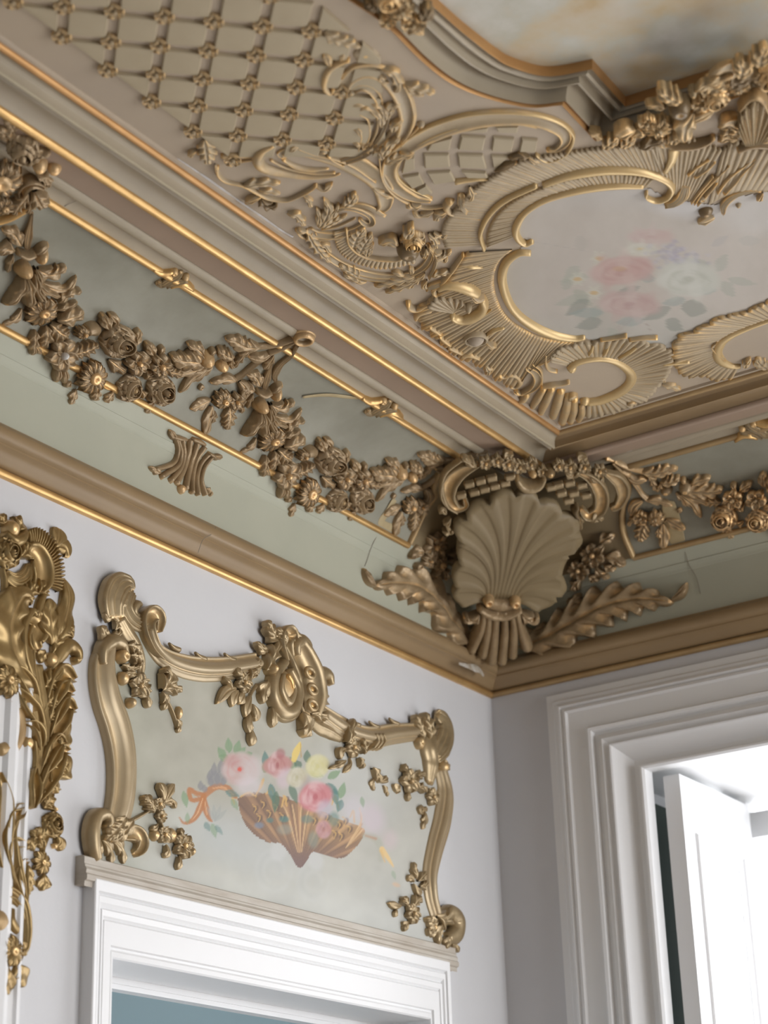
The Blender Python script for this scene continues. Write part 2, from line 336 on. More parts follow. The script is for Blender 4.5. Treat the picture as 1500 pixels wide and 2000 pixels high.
area('fill_blue_room', (-1.3, -1.0, 3.4), (-2.2, -.8, 1.5), .6, .6, 22, (1, 1, 1))  # unseen fill light added to brighten the blue room
# ---- window casing, reveal, shutters, sash
casing('trim_30', 'B', WX0, WX1, WZ, [(-.012, -.03), (-.012, .012), (-.006, .018), (.0, .018), (.004, .010), (.006, .004), (.020, .003), (.040, .012), (.058, .026), (.066, .038), (.070, .040), (.072, .030), (.080, .030), (.092, .038), (.104, .034), (.108, .026), (.116, .026), (.122, .038), (.130, .040), (.134, .030), (.138, .028), (.190, .030), (.196, .036), (.204, .034), (.206, .028), (.214, .034), (.222, .030), (.226, .022), (.236, .022), (.242, .014), (.262, .012), (.266, -.002)], M['white'], .55, sc=(WX0-_w[0])/.266, scz=(_w[1]-WZ)/.266)
rv = MB()
RY = .50
rv.box(WX0-.12, WX1+.12, .0, RY+.2, WZ+.0, WZ+.06)      # soffit
rv.box(WX0-.16, WX0-.10, .0, RY, .5, WZ)                  # left box back
rv.box(WX1+.10, WX1+.16, .0, RY, .5, WZ)
rv.box(WX0-.12, WX1+.12, .0, RY+.2, .49, .55)
o = rv.build('trim_31', M['white'], smooth=False); tag(o, kind='structure')
gp = MB().box(WX0-.10, WX0-.06, .02, RY, .55, WZ-.05).build('trim_32', M['shutter_gap'], smooth=False); tag(gp, kind='structure')  # dark green box filling the gap beside the shutter leaf
# ================================================================ ornament library
class Sub:
    """the same support moved or mirrored along its length"""
    def __init__(s, src, dst, su=1, du=0): s.src, s.dst, s.su, s.du = src, dst, su, du
    def px(s, pts): return s.src.px(pts)
    def pos(s, uv, w):
        uv = np.array(uv, float); uv[..., 0] = s.su*uv[..., 0]+s.du
        return s.dst.pos(uv, w)
def depth(S, p):
    uv = S.px([p]); return float((ROT @ (S.pos(uv, np.zeros(1))[0]-CAM))[2])
def Kp(S, p):
    """metres per photo pixel at p"""
    src = S.src if isinstance(S, Sub) else S
    return depth(src, p)/FPX
def prof(kind):
    if kind == 'round':
        a = np.linspace(0, math.pi, 9); return np.array([(-1, -.3)]+[(-math.cos(t), math.sin(t)) for t in a]+[(1, -.3)])
    if kind == 'scroll': return np.array([(-1, -.3), (-1, .35), (-.93, .62), (-.8, .7), (-.68, .55), (-.6, .36), (-.3, .22), (.05, .25), (.35, .45), (.5, .75), (.66, 1), (.82, .95), (.95, .7), (1, .4), (1, -.3)])
    if kind == 'hollow': return np.array([(-1, -.3), (-1, .5), (-.9, .95), (-.76, 1), (-.62, .7), (-.4, .35), (0, .2), (.4, .35), (.62, .7), (.76, 1), (.9, .95), (1, .5), (1, -.3)])
    if kind == 'ridge': return np.array([(-1, -.3), (-1, .15), (-.7, .5), (-.4, .62), (-.15, .72), (0, 1), (.15, .72), (.4, .62), (.7, .5), (1, .15), (1, -.3)])
    if kind == 'fluted': return np.array([(-1, -.3), (-1, .3), (-.85, .62), (-.66, .5), (-.6, .42), (-.45, .8), (-.28, .66), (-.2, .55), (0, 1), (.2, .55), (.28, .66), (.45, .8), (.6, .42), (.66, .5), (.85, .62), (1, .3), (1, -.3)])
    if kind == 'flat': return np.array([(-1, -.3), (-1, .7), (-.9, 1), (0, 1), (.9, 1), (1, .7), (1, -.3)])
def frame2(P):
    T = np.gradient(P, axis=0); l = np.maximum(np.linalg.norm(T, axis=1, keepdims=True), 1e-9); T = T/l
    return T, np.stack([-T[:, 1], T[:, 0]], -1)
def ev(a, s):
    if np.isscalar(a): return np.full_like(s, float(a))
    a = np.asarray(a, float)
    if a.ndim == 1: return np.interp(s, np.linspace(0, 1, len(a)), a)
    return np.interp(s, a[:, 0], a[:, 1])
class Orn:
    """makes relief parts on support S under a parent; sizes in photo pixels at the place"""
    def __init__(s, S, parent, mt, w0=0.0, hs=1.0): s.S, s.parent, s.mt, s.w0, s.hs = S, parent, mt, w0, hs
    def out(s, G, name, mb=None, flip=False, mt=None, label=None):
        if mb is not None:
            for g in (G if isinstance(G, list) else [G]): mb.grid(g, flip=flip)
            return mb
        m = MB()
        for g in (G if isinstance(G, list) else [G]): m.grid(g, flip=flip)
        return m.build(name, mt or s.mt, s.parent, label=label)
    def path(s, pts, n=None, smooth=True):
        uv = s.S.px(pts)
        if smooth and len(uv) > 2: uv = cr(uv, 10)
        L = np.linalg.norm(uv[1:]-uv[:-1], axis=1).sum(); n = n or int(np.clip(L/.005, 8, 160))
        return resample(uv, n)
    def strip(s, pts, w, h, kind='round', name='moulding', n=None, mb=None, mt=None, lift=0, smooth=True, label=None, ends=True):
        k = Kp(s.S, pts[len(pts)//2]); P = s.path(pts, n, smooth); m = len(P); T, N = frame2(P); q = prof(kind)
        ss = np.linspace(0, 1, m); W = ev(w, ss)*k/2; Hh = ev(h, ss)*k*s.hs; Lf = ev(lift, ss)*k*s.hs
        G = s.S.pos(P[:, None, :]+N[:, None, :]*(q[:, 0][None, :, None]*W[:, None, None]), s.w0+Lf[:, None]+q[:, 1][None, :]*Hh[:, None])
        if ends:
            e0 = s.S.pos(np.repeat(P[:1], len(q), 0)-T[:1]*W[0]*.3, np.full(len(q), s.w0+Lf[0]-.2*Hh[0]))
            e1 = s.S.pos(np.repeat(P[-1:], len(q), 0)+T[-1:]*W[-1]*.3, np.full(len(q), s.w0+Lf[-1]-.2*Hh[-1]))
            G = np.concatenate([e0[None], G, e1[None]])
        return s.out(G, name, mb, mt=mt, label=label)
    def volute(s, c, r, a0, turns, w, h, kind='round', name='volute', mb=None, mt=None, lift=0, stretch=1.0):
        """spiral in the surface plane ending at its eye; a0 start angle (deg, surface axes), turns signed"""
        k = Kp(s.S, c); cc = s.S.px([c])[0]; n = int(28*abs(turns))+8; t = np.linspace(0, 1, n)
        a = math.radians(a0)+t*turns*2*math.pi; R = r*k*(1-.88*t)**1.1
        P = cc+np.stack([np.cos(a)*R, np.sin(a)*R*stretch], -1); T, N = frame2(P); q = prof(kind)
        W = ev(w, t)*k/2*(1-.45*t); Hh = ev(h, t)*k*s.hs*(1+.25*t)
        G = s.S.pos(P[:, None, :]+N[:, None, :]*(q[:, 0][None, :, None]*W[:, None, None]), s.w0+lift*k*s.hs+q[:, 1][None, :]*Hh[:, None])
        return s.out(G, name, mb, mt=mt)
    def leaf(s, pts, w, h, lobes=3, cut=.52, shear=.55, curl=.3, name='leaf', mb=None, mt=None, lift=0, base=.35, tipw=.0, env=None, rib=.22):
        k = Kp(s.S, pts[len(pts)//2]); n = max(16, lobes*9+6); P = s.path(pts, n); T, N = frame2(P)
        ss = np.linspace(0, 1, n); W = w*k/2; Hh = h*k*s.hs
        if env is None: E = base*(1-ss)**2+np.sin(math.pi*np.clip(ss, 0, 1)**.85)**.75*(1-.15*ss); E = np.clip(E, 0, 1.05); E[-1] = tipw
        else: E = ev(env, ss)
        ph = (ss*lobes) % 1.0; f = np.where(ph < .82, (1-cut)+cut*(np.maximum(ph, 0)/.82)**.8, 1-cut*((ph-.82)/.18)); f[0] = 1-cut
        tt = np.array([-1, -1, -.88, -.7, -.5, -.3, -.14, 0, .14, .3, .5, .7, .88, 1, 1]); sk = np.abs(tt) >= 1; sk[1] = False; sk[-2] = False
        t = tt[None, :]; e = E[:, None]; ff = f[:, None]; at = np.abs(t)
        wid = W*e*(1-(1-ff)*at**.6)
        uv = P[:, None, :]+N[:, None, :]*(t*wid)[..., None]+T[:, None, :]*(at**1.4*shear*W*e)[..., None]
        hh = Hh*(np.maximum(e, 0)**.45)*(.38+.5*(1-at**2.4)+rib*np.cos(2*math.pi*(ph[:, None]-.42-.1*at))*at**.7-.3*np.exp(-(t/.11)**2)+.12*(at > .8))
        hh = hh+Hh*curl*ss[:, None]**3
        hh = np.where(sk[None, :], -.25*Hh, hh)
        G = s.S.pos(uv, s.w0+lift*k*s.hs+hh)
        return s.out(G, name, mb, mt=mt)
    # -- flowers: built in local (x, y, h) about a centre
    def loc(s, c, A, k, H0, tilt, rot=0.0):
        """A (...,3) local unit array -> place"""
        cc = s.S.px([c])[0]; ca, sa = math.cos(rot), math.sin(rot)
        x = A[..., 0]*ca-A[..., 1]*sa; y = A[..., 0]*sa+A[..., 1]*ca
        return s.S.pos(cc+np.stack([x, y], -1), s.w0+H0+A[..., 2]+x*tilt[0]+y*tilt[1])
    @staticmethod
    def petal(a, r0, r1, wd, h0, h1, cup=.2, ridge=.1, n=7, m=9, tip=.5, notch=0.0, skirt=.5):
        S_ = np.linspace(0, 1, n)[:, None]; t = np.array([-1, -1, -.75, -.45, -.2, 0, .2, .45, .75, 1, 1])[None, :]
        env = (np.sin(math.pi*np.clip(S_*.78+.12, 0, 1))**.55); W = wd/2*env*np.where(S_ > .8, 1-(S_-.8)/.2*tip, 1)
        R = r0+(r1-r0)*S_*(1-.10*t**2*S_+notch*(np.abs(t)-.5)*S_**4)
        x = R; y = t*W
        h = h0+(h1-h0)*S_+cup*(r1-r0)*(t**2*.5-.2)+ridge*(r1-r0)*(np.cos(t*math.pi*2.0)*.35)*S_*(1.2-S_)*1.5-.12*(r1-r0)*S_**4
        edge = np.zeros(h.shape, bool); edge[:, 0] = edge[:, -1] = True
        h = np.where(edge, h-skirt*(abs(h1)+abs(h0)+.2*(r1-r0)), h)
        x = np.broadcast_to(x, h.shape); y = np.broadcast_to(y, h.shape)
        last = np.stack([x[-1]+.0, y[-1]*1.0, h[-1]-skirt*(abs(h1)+abs(h0)+.2*(r1-r0))], -1)[None]
        A = np.concatenate([np.stack([x, y, h], -1), last]); ca, sa = math.cos(a), math.sin(a)
        return np.stack([A[..., 0]*ca-A[..., 1]*sa, A[..., 0]*sa+A[..., 1]*ca, A[..., 2]], -1)
    @staticmethod
    def dome(r, h, h0=0, n=6, m=16, dim=0.0, sx=1, sy=1):
        a = np.linspace(0, math.pi/2, n)[:, None]; b = np.linspace(0, 2*math.pi, m+1)[None, :]
        R = r*np.cos(a)*np.ones_like(b); return np.stack([R*np.cos(b)*sx, R*np.sin(b)*sy, h0+h*np.sin(a)-dim*h*np.exp(-(R/(r*.35))**2)+0*b], -1)
    @staticmethod
    def wall(r0, r1, h0, h1, a0, da, wav=.0, n=5, m=22):
        s_ = np.linspace(0, 1, n)[:, None]; b = a0+np.linspace(0, da, m)[None, :]; tp = 4*np.abs(np.linspace(0, 1, m)[None, :]-.5)**2
        R = r0+(r1-r0)*s_+.0*b; h = h0+(h1-h0)*s_*(1-.35*tp)+wav*np.sin(b*3)*s_
        # thickness: roll outward over the top
        R2 = R[-1:]+.10*r0; A = np.stack([R*np.cos(b), R*np.sin(b), h], -1)
        top = np.stack([R2*np.cos(b), R2*np.sin(b), h[-1:]-.0], -1); out = np.stack([(r0*1.22)*np.cos(b), (r0*1.22)*np.sin(b), h[:1]+0*b], -1)
        return np.concatenate([A, top, out])
    def rose(s, c, r, h=None, tilt=(0, 0), rot=None, name='rose', lift=0, mb=None, mt=None):
        k = Kp(s.S, c); R = r*k; H = (h if h else r*.75)*k*s.hs; rot = rng.uniform(0, 6.28) if rot is None else rot; g = []
        for i in range(5): g.append(s.petal(i*1.2566, .18*R, 1.0*R, 1.12*R, .30*H, .34*H, cup=.35, ridge=.15, skirt=.9))
        for i in range(4): g.append(s.petal(i*1.57+.5, .15*R, .76*R, .95*R, .52*H, .60*H, cup=.4, ridge=.1, skirt=.6))
        g.append(s.wall(.56*R, .50*R, .45*H, .92*H, .3, 3.4)); g.append(s.wall(.52*R, .46*R, .45*H, .88*H, 3.6, 2.9))
        g.append(s.wall(.36*R, .29*R, .45*H, .98*H, 1.2, 3.8)); g.append(s.wall(.22*R, .14*R, .5*H, 1.02*H, 4.2, 4.6)); g.append(s.dome(.12*R, .35*H, .6*H, m=8))
        return s.out([s.loc(c, q, k, lift*k*s.hs, tilt, rot) for q in g], name, mb, mt=mt)
    def daisy(s, c, r, n=12, h=None, eye=.36, tilt=(0, 0), rot=None, name='daisy', lift=0, mb=None, mt=None, eyemat=None, wd=1.0):
        k = Kp(s.S, c); R = r*k; H = (h if h else r*.5)*k*s.hs; rot = rng.uniform(0, 6.28) if rot is None else rot; g = []
        for i in range(n):
            j = rng.uniform(.88, 1.05); g.append(s.petal(i*2*math.pi/n+rng.uniform(-.06, .06), eye*.7*R, R*j, wd*2*math.pi*R*.72/n*.98, .55*H, .42*H*j, cup=.25, ridge=.35, tip=.85, skirt=.7))
        if r > 26:
            for i in range(n): g.append(s.petal((i+.5)*2*math.pi/n, eye*.6*R, R*.80, 2*math.pi*R*.55/n, .28*H, .16*H, cup=.25, ridge=.3, tip=.6, skirt=.8))
        e = [s.loc(c, s.dome(eye*R, .40*H, .55*H, dim=.75, m=18), k, lift*k*s.hs, tilt, rot)]
        G = [s.loc(c, q, k, lift*k*s.hs, tilt, rot) for q in g]
        if mb is not None: return s.out(G+e, name, mb, mt=mt)
        return s.withcentre(G, e, name, mt, eyemat)
    def withcentre(s, G, e, name, mt, eyemat=None):
        o = s.out(G, name, None, mt=mt); m = MB()
        for q in e: m.grid(q)
        m.build('flower_centre', eyemat or mt or s.mt, o); return o
    def bloom(s, c, r, n=5, h=None, tilt=(0, 0), rot=None, name='blossom', lift=0, mb=None, mt=None, button=.24, ridge=.2, notch=.15):
        k = Kp(s.S, c); R = r*k; H = (h if h else r*.55)*k*s.hs; rot = rng.uniform(0, 6.28) if rot is None else rot; g = []
        for i in range(n): g.append(s.petal(i*2*math.pi/n, .1*R, R*rng.uniform(.92, 1.05), 2*math.pi*R*.64/n, .35*H, .62*H, cup=.55, ridge=ridge, tip=.35, notch=notch, skirt=.8))
        e = [s.loc(c, s.dome(button*R, .5*H, .35*H, dim=.25, m=12), k, lift*k*s.hs, tilt, rot)]; G = [s.loc(c, q, k, lift*k*s.hs, tilt, rot) for q in g]
        if mb is not None: return s.out(G+e, name, mb, mt=mt)
        return s.withcentre(G, e, name, mt)
    def ball(s, c, r, h=None, sy=1.0, rot=0, name='berry', lift=0, mb=None, mt=None, dim=0):
        k = Kp(s.S, c); R = r*k; H = (h if h else r)*k*s.hs
        a = s.dome(R, H, 0, sy=sy, n=7, dim=dim); b = a[:1].copy(); b[..., 2] = -.3*H
        return s.out(s.loc(c, np.concatenate([b, a]), k, lift*k*s.hs, (0, 0), rot), name, mb, mt=mt)
    def ring(s, c, r, w, h, name='ring', mb=None, mt=None, lift=0, a0=0, a1=360, sy=1):
        k = Kp(s.S, c); cc = s.S.px([c])[0]; a = np.radians(np.linspace(a0, a1, 34))
        P = cc+np.stack([np.cos(a)*r*k, np.sin(a)*r*k*sy], -1); q = prof('round'); D = (P-cc)/np.linalg.norm(P-cc, axis=1, keepdims=True)
        G = s.S.pos(P[:, None, :]+D[:, None, :]*(q[:, 0]*w*k/2)[None, :, None], s.w0+lift*k*s.hs+np.tile(q[:, 1]*h*k*s.hs, (len(P), 1)))
        return s.out(G, name, mb, mt=mt)
    def ruffle(s, inner, outer, nf, h, scal=.10, name='shell_ruffle', mb=None, mt=None, per=1, hin=.25, hout=.8, smooth=True, pw=.8, nt=9, jit=.0, gap=1.0, lift=0, ridged=False, bend=0.0):
        """radially fluted band between two traced curves, scalloped on its outer edge"""
        k = Kp(s.S, inner[len(inner)//2]); n = nf*8+1
        A = s.path(inner, n, smooth); B = s.path(outer, n, smooth); ss = np.linspace(0, 1, n)
        x = ss*nf; ph = x % 1; fl = np.abs(np.sin(math.pi*ph))**pw if not ridged else .50-.10*np.abs(np.sin(math.pi*ph))**.6+.50*np.exp(-(np.minimum(np.abs(ph-.12), np.abs(ph-.88))/.06)**2); amp = 1+jit*np.sin(np.floor(x)*2.4); sc = np.abs(np.sin(math.pi*ss*nf/per))**.6
        t = np.r_[0, 0, np.linspace(.06, 1, nt), 1.0]; L = np.linalg.norm(B-A, axis=1)
        uv = A[:, None, :]+(B-A)[:, None, :]*(t[None, :, None]*(1+scal*(sc[:, None, None]-1)))
        if bend:
            C_ = A+np.array([0, 1.0])*L[:, None]*bend; te_ = (t[None, :, None]*(1+scal*(sc[:, None, None]-1))); uv = (1-te_)**2*A[:, None, :]+2*te_*(1-te_)*C_[:, None, :]+te_**2*B[:, None, :]
        base = hin+(hout-hin)*t**1.3
        hh = (base[None, :]*(.45+.55*fl[:, None]*amp[:, None]*np.minimum(1, .3+1.2*t[None, :])))*h*k*s.hs
        hh[:, 0] = -.2*h*k*s.hs; hh[:, -1] = -.2*h*k*s.hs
        G = s.S.pos(uv, s.w0+lift*k*s.hs+hh)
        return s.out(G, name, mb, mt=mt)
# ================================================================ flower swags on the cove
M['pearl'] = mat('pale_primer_spot', (.62, .60, .56), .5)
def swag(S, label, loc=None):
    base = S.pos(CA.px([(170, 732)]), np.zeros(1))[0]
    t = empty('flower_swag', base, label, 'swag', 'plaster flower swags along the cove')
    o = Orn(S, t, M['bronze'])
    L = lambda pts, w, h=10, **k: o.leaf(pts, w, h, **k)
    o.strip([(63, 414), (58, 440), (53, 466), (52, 482)], [4, 9, 19, 12], [6, 10, 16, 12], 'fluted', name='hanging_cord')
    o.strip([(31, 488), (48, 494), (66, 490)], [12, 16, 12], [20, 26, 20], 'round', name='collar')
    o.ball((79, 494), 12, 26, sy=1.5, name='bud', rot=.3, lift=4); L([(62, 492), (80, 480), (94, 474)], 20, 20, lobes=1)
    L([(40, 478), (24, 452), (2, 446)], 32, 14, lobes=3); L([(28, 486), (10, 482), (-8, 490)], 34, 16, lobes=2); L([(24, 494), (16, 512), (12, 530)], 14, 14, lobes=2)
    # bell flower
    o.ball((42, 521), 17, 34, name='bud', lift=6)
    L([(40, 534), (30, 560), (2, 592)], 24, 34, lobes=2, cut=.2, lift=4); L([(44, 532), (47, 560), (46, 594)], 28, 36, lobes=2, cut=.15, lift=6)
    L([(60, 524), (62, 560), (78, 582)], 24, 34, lobes=2, cut=.2, lift=5); L([(64, 518), (74, 556), (112, 572)], 22, 30, lobes=3, cut=.3, lift=3)
    L([(70, 522), (95, 530), (128, 517)], 36, 16, lobes=3, lift=2); L([(76, 548), (104, 562), (128, 560), (149, 538)], 26, 14, lobes=2); L([(108, 588), (128, 568), (157, 563)], 22, 22, lobes=3); L([(104, 602), (128, 594), (149, 586)], 16, 18, lobes=2)
    # spiky flower and its leaves
    L([(40, 600), (26, 622), (2, 632)], 20, 12, lobes=2); L([(104, 622), (132, 612), (158, 602)], 40, 26, lobes=2, cut=.2, lift=3)
    L([(62, 640), (60, 664), (58, 692)], 24, 22, lobes=3, cut=.3); L([(84, 632), (84, 656), (78, 676)], 34, 22, lobes=3, cut=.2); L([(92, 630), (112, 648), (128, 652)], 42, 24, lobes=4, cut=.2)
    o.daisy((72, 604), 36, 11, 30, eye=.30, tilt=(0, .35), lift=10, name='spiky_flower'); L([(62, 668), (72, 684), (80, 690)], 12, 14, lobes=1)
    o.daisy((153, 645), 15, 10, 26, eye=.3, lift=10, name='spiky_flower'); o.strip([(165, 643), (176, 640), (188, 644)], [24, 30, 26], [24, 22, 16], 'round', name='calyx')
    L([(136, 688), (160, 680), (186, 668)], 34, 26, lobes=4, cut=.3)
    o.bloom((112, 688), 34, 5, 26, lift=12, button=.05)
    o.ball((113, 689), 8.5, 12, sy=.75, name='flower_centre', lift=22, mt=M['pearl'], rot=1.0)
    L([(108, 712), (106, 732), (106, 746)], 16, 20, lobes=1, cut=.1); L([(118, 712), (120, 732), (122, 748)], 16, 20, lobes=1, cut=.1)
    L([(208, 640), (202, 624), (196, 610)], 26, 22, lobes=2); L([(214, 636), (222, 622), (210, 610)], 20, 18, lobes=1)
    o.rose((223, 660), 37, 40, lift=14, tilt=(.1, .1))
    L([(254, 674), (262, 656), (270, 640)], 26, 18, lobes=2, cut=.25)
    L([(208, 700), (222, 712), (242, 726)], 28, 16, lobes=2)
    o.daisy((170, 732), 36, 13, 26, eye=.37, lift=14, name='sunflower')
    L([(146, 758), (140, 774), (137, 790)], 22, 10, lobes=2); L([(186, 756), (184, 768), (182, 782)], 24, 14, lobes=2, cut=.2); L([(218, 762), (210, 774), (203, 784)], 24, 12, lobes=2)
    L([(134, 742), (128, 748), (128, 756)], 16, 16, lobes=1); o.strip([(194, 748), (202, 756), (212, 760)], [3, 6, 4], [8, 10, 8], name='stem', mt=M['gilt'])
    o.bloom((260, 702), 26, 5, 26, lift=12, button=.22)
    L([(297, 692), (290, 678), (282, 666)], 22, 18, lobes=2, cut=.2); L([(305, 690), (312, 680), (320, 676)], 16, 16, lobes=1)
    o.bloom((303, 706), 26, 6, 28, lift=14, button=.28, ridge=.4)
    o.rose((245, 755), 29, 32, lift=8); o.ball((244, 753), 7, 10, lift=30, name='flower_centre', mt=M['gilt_dull'])
    L([(276, 738), (284, 728), (292, 722)], 24, 20, lobes=2); L([(270, 760), (278, 770), (280, 772)], 20, 16, lobes=1)
    o.rose((306, 758), 32, 36, lift=10, tilt=(.1, -.1)); L([(298, 778), (290, 792), (283, 806)], 24, 10, lobes=2)
    L([(322, 722), (338, 724), (352, 728)], 26, 18, lobes=3)
    # tapering end with lobed leaves and berries
    L([(404, 704), (376, 700), (350, 698), (330, 690)], 46, 18, lobes=4, cut=.4, lift=3); L([(396, 690), (382, 676), (364, 668)], 26, 16, lobes=2)
    L([(396, 714), (372, 722), (334, 732)], 24, 12, lobes=2, cut=.2); L([(402, 716), (372, 736), (348, 766)], 22, 14, lobes=2, cut=.2); L([(414, 714), (396, 728), (382, 744)], 16, 10, lobes=2)
    o.ball((400, 697), 17, 26, name='berry', lift=4); o.ball((433, 713), 15, 18, sy=.8, name='berry'); L([(456, 692), (440, 688), (424, 676)], 28, 18, lobes=3); L([(404, 688), (412, 682), (420, 682)], 12, 16, lobes=1)
    L([(452, 696), (450, 708), (454, 716)], 16, 12, lobes=2)
    return t
def ring_spray(S, label, ring=True):
    base = S.pos(CA.px([(592, 654)]), np.zeros(1))[0]
    t = empty('ring_spray', base, label, 'plaster spray', 'plaster leaf sprays on the cove'); o = Orn(S, t, M['bronze']); L = lambda pts, w, h=10, **k: o.leaf(pts, w, h, **k)
    if ring: o.ring((593, 654), 17, 10, 9, lift=8, name='ring'); o.ring((593, 654), 17, 16, 8, name='ring_base')
    o.strip([(578, 656), (556, 664), (530, 672), (500, 676)], [8, 11, 14, 18], [12, 12, 10, 8], 'round', name='stem')
    L([(508, 674), (480, 672), (456, 660), (438, 658)], 38, 14, lobes=4, cut=.4); L([(488, 680), (474, 690), (454, 716)], 20, 12, lobes=3)
    o.strip([(578, 660), (550, 676), (524, 688)], [8, 12, 14], [12, 12, 10], name='stem'); L([(530, 686), (508, 694), (482, 692)], 24, 14, lobes=1, cut=.2); L([(534, 690), (524, 704), (514, 718)], 22, 12, lobes=2)
    o.strip([(516, 696), (494, 712), (474, 730), (458, 740)], [10, 12, 12, 14], [10, 11, 10, 10], 'ridge', name='stem'); L([(464, 740), (440, 738), (408, 746)], 24, 12, lobes=2)
    L([(466, 742), (476, 756), (474, 782)], 24, 12, lobes=1, cut=.1); L([(398, 756), (392, 754), (390, 762)], 12, 8, lobes=1)
    o.daisy((428, 776), 22, 9, 24, eye=.3, lift=8, name='spiky_flower'); o.bloom((455, 778), 18, 5, 22, lift=8)
    L([(410, 778), (390, 788), (370, 798)], 26, 10, lobes=2, cut=.2); L([(412, 790), (404, 818), (397, 850)], 28, 12, lobes=2, cut=.15); L([(444, 790), (444, 815), (440, 838)], 36, 14, lobes=4, cut=.35); L([(462, 780), (470, 796), (470, 806)], 18, 10, lobes=2); L([(416, 800), (412, 815), (412, 824)], 18, 14, lobes=2, cut=.2)
    if ring: o.strip([(582, 668), (568, 690), (548, 708), (536, 728), (537, 742)], [7, 8, 10, 15, 8], [12, 12, 12, 14, 10], 'fluted', name='cord')
    else: o.strip([(580, 656), (600, 654)], [10, 10], [10, 10], name='stem')
    return t
def copy_tree(o, dloc=None, label=None):
    c = o.copy(); COL.objects.link(c)
    if dloc is not None: c.location = Vector(o.location)+Vector(dloc)
    if label: c['label'] = label
    for ch in list(o.children):
        d = ch.copy(); COL.objects.link(d); d.parent = c
        for g in list(ch.children):
            e = g.copy(); COL.objects.link(e); e.parent = d
    return c
SW = swag(CA, 'bronze plaster flower swag at the left edge of the cove, pale spot in one blossom')
DU = float(CA.px([(595, 955)])[0, 0]-CA.px([(170, 732)])[0, 0])
SW2 = copy_tree(SW, (0, DU, 0), 'bronze plaster flower swag hanging from the ring and ending left of the corner shell')
for ch in SW2.children:
    if ch.data and ch.data.materials and ch.data.materials[0] == M['pearl']: ch.data = ch.data.copy(); ch.data.materials[0] = M['bronze']
SB = Sub(CA, CB, -1, -DU)
SW3 = swag(SB, 'shadowed bronze plaster flower swag on the cove above the window')
for ch in SW3.children:
    if ch.data and ch.data.materials and ch.data.materials[0] == M['pearl']: ch.data.materials[0] = M['bronze']
RS = ring_spray(CA, 'bronze plaster ring with leafy stems and a hanging blossom over the long gilded rod')
RS2 = ring_spray(Sub(CA, CA, 1, DU), 'small bronze blossom spray beside the left rim of the corner shell', False)
RS3 = ring_spray(Sub(CA, CB, -1, -DU), 'small bronze blossom spray beside the right rim of the corner shell', False)
# fluted tab below the rod
tb = empty('fluted_tab', CA.pos(CA.px([(362, 910)]), np.zeros(1))[0], 'fluted bronze plaster tab with flared ends on the green frieze', 'plaster ornament')
o = Orn(CA, tb, M['bronze'])
q = [([(340, 852), (346, 880), (336, 905), (300, 918)], 14), ([(345, 858), (352, 885), (345, 910), (312, 932)], 15), ([(354, 858), (358, 888), (350, 915), (330, 940)], 15), ([(370, 858), (366, 888), (356, 918), (342, 945)], 18), ([(384, 864), (376, 892), (366, 925), (360, 955)], 17), ([(398, 872), (384, 895), (374, 930), (372, 964)], 15), ([(408, 884), (391, 905), (382, 935), (384, 968)], 13), ([(412, 892), (398, 912), (391, 938), (398, 968)], 12)]
for p, w in q: o.strip(p, [w*.8, w*.75, w*.85, w*.8], [10, 8, 9, 11], 'round', name='flute')
o.leaf([(345, 858), (335, 850), (328, 838)], 16, 12, lobes=1, name='curled_tip'); o.leaf([(410, 888), (420, 890), (432, 892)], 14, 12, lobes=1, name='curled_tip')
o.strip([(334, 852), (350, 856), (362, 858)], [12, 14, 8], [12, 12, 8], name='lip'); o.strip([(372, 856), (388, 862), (398, 868)], [10, 12, 8], [12, 12, 8], name='lip'); o.ball((352, 956), 10, 12, name='bud'); o.leaf([(312, 925), (300, 920), (289, 912)], 16, 10, lobes=2, name='curled_tip'); o.leaf([(398, 955), (406, 960), (410, 970)], 14, 10, lobes=2, name='curled_tip'); o.strip([(404, 884), (414, 890), (420, 896)], [8, 10, 8], [12, 12, 8], name='lip')
# ================================================================ plaster relief on the ceiling
M['gilt_pale'] = mat('pale_rubbed_gilding', (.62, .45, .22), .42, .45, noise=.6, nscale=14, col2=(.50, .36, .19))
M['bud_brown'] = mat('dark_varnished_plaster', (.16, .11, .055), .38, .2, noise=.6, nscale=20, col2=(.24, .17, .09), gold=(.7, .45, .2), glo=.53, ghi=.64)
# ---- trellis field with rosettes
def clip(poly, a, n):
    out = []
    for i in range(len(poly)):
        p, q = poly[i], poly[(i+1) % len(poly)]; dp, dq = (p-a) @ n, (q-a) @ n
        if dp >= 0: out.append(p)
        if dp*dq < 0: out.append(p+(q-p)*dp/(dp-dq))
    return out
LAT0 = CEIL.px([(304, 141)])[0]; E1 = np.array([.0572, .0578]); E2 = np.array([-.0572, .0566])
XA, XB = .6435, 1.035
def hp(p, q, inside):
    p, q, i = CEIL.px([p, q, inside]); d = q-p; n = np.array([-d[1], d[0]]); n /= np.linalg.norm(n)
    return p, (n if (i-p) @ n > 0 else -n)
planes = [(np.array([XA, 0]), np.array([1., 0])), (np.array([XB, 0]), np.array([-1., 0])), hp((742, 100), (752, 250), (400, 150)), hp((775, 300), (425, 303), (400, 150)), (np.array([0, -3.3]), np.array([0, 1.]))]
te = empty('trellis_panel', (.84, -2.3, ZC), 'diamond trellis field with small gold-centred rosettes on the ceiling, beside the long cornice', 'ceiling panel')
mb = MB()
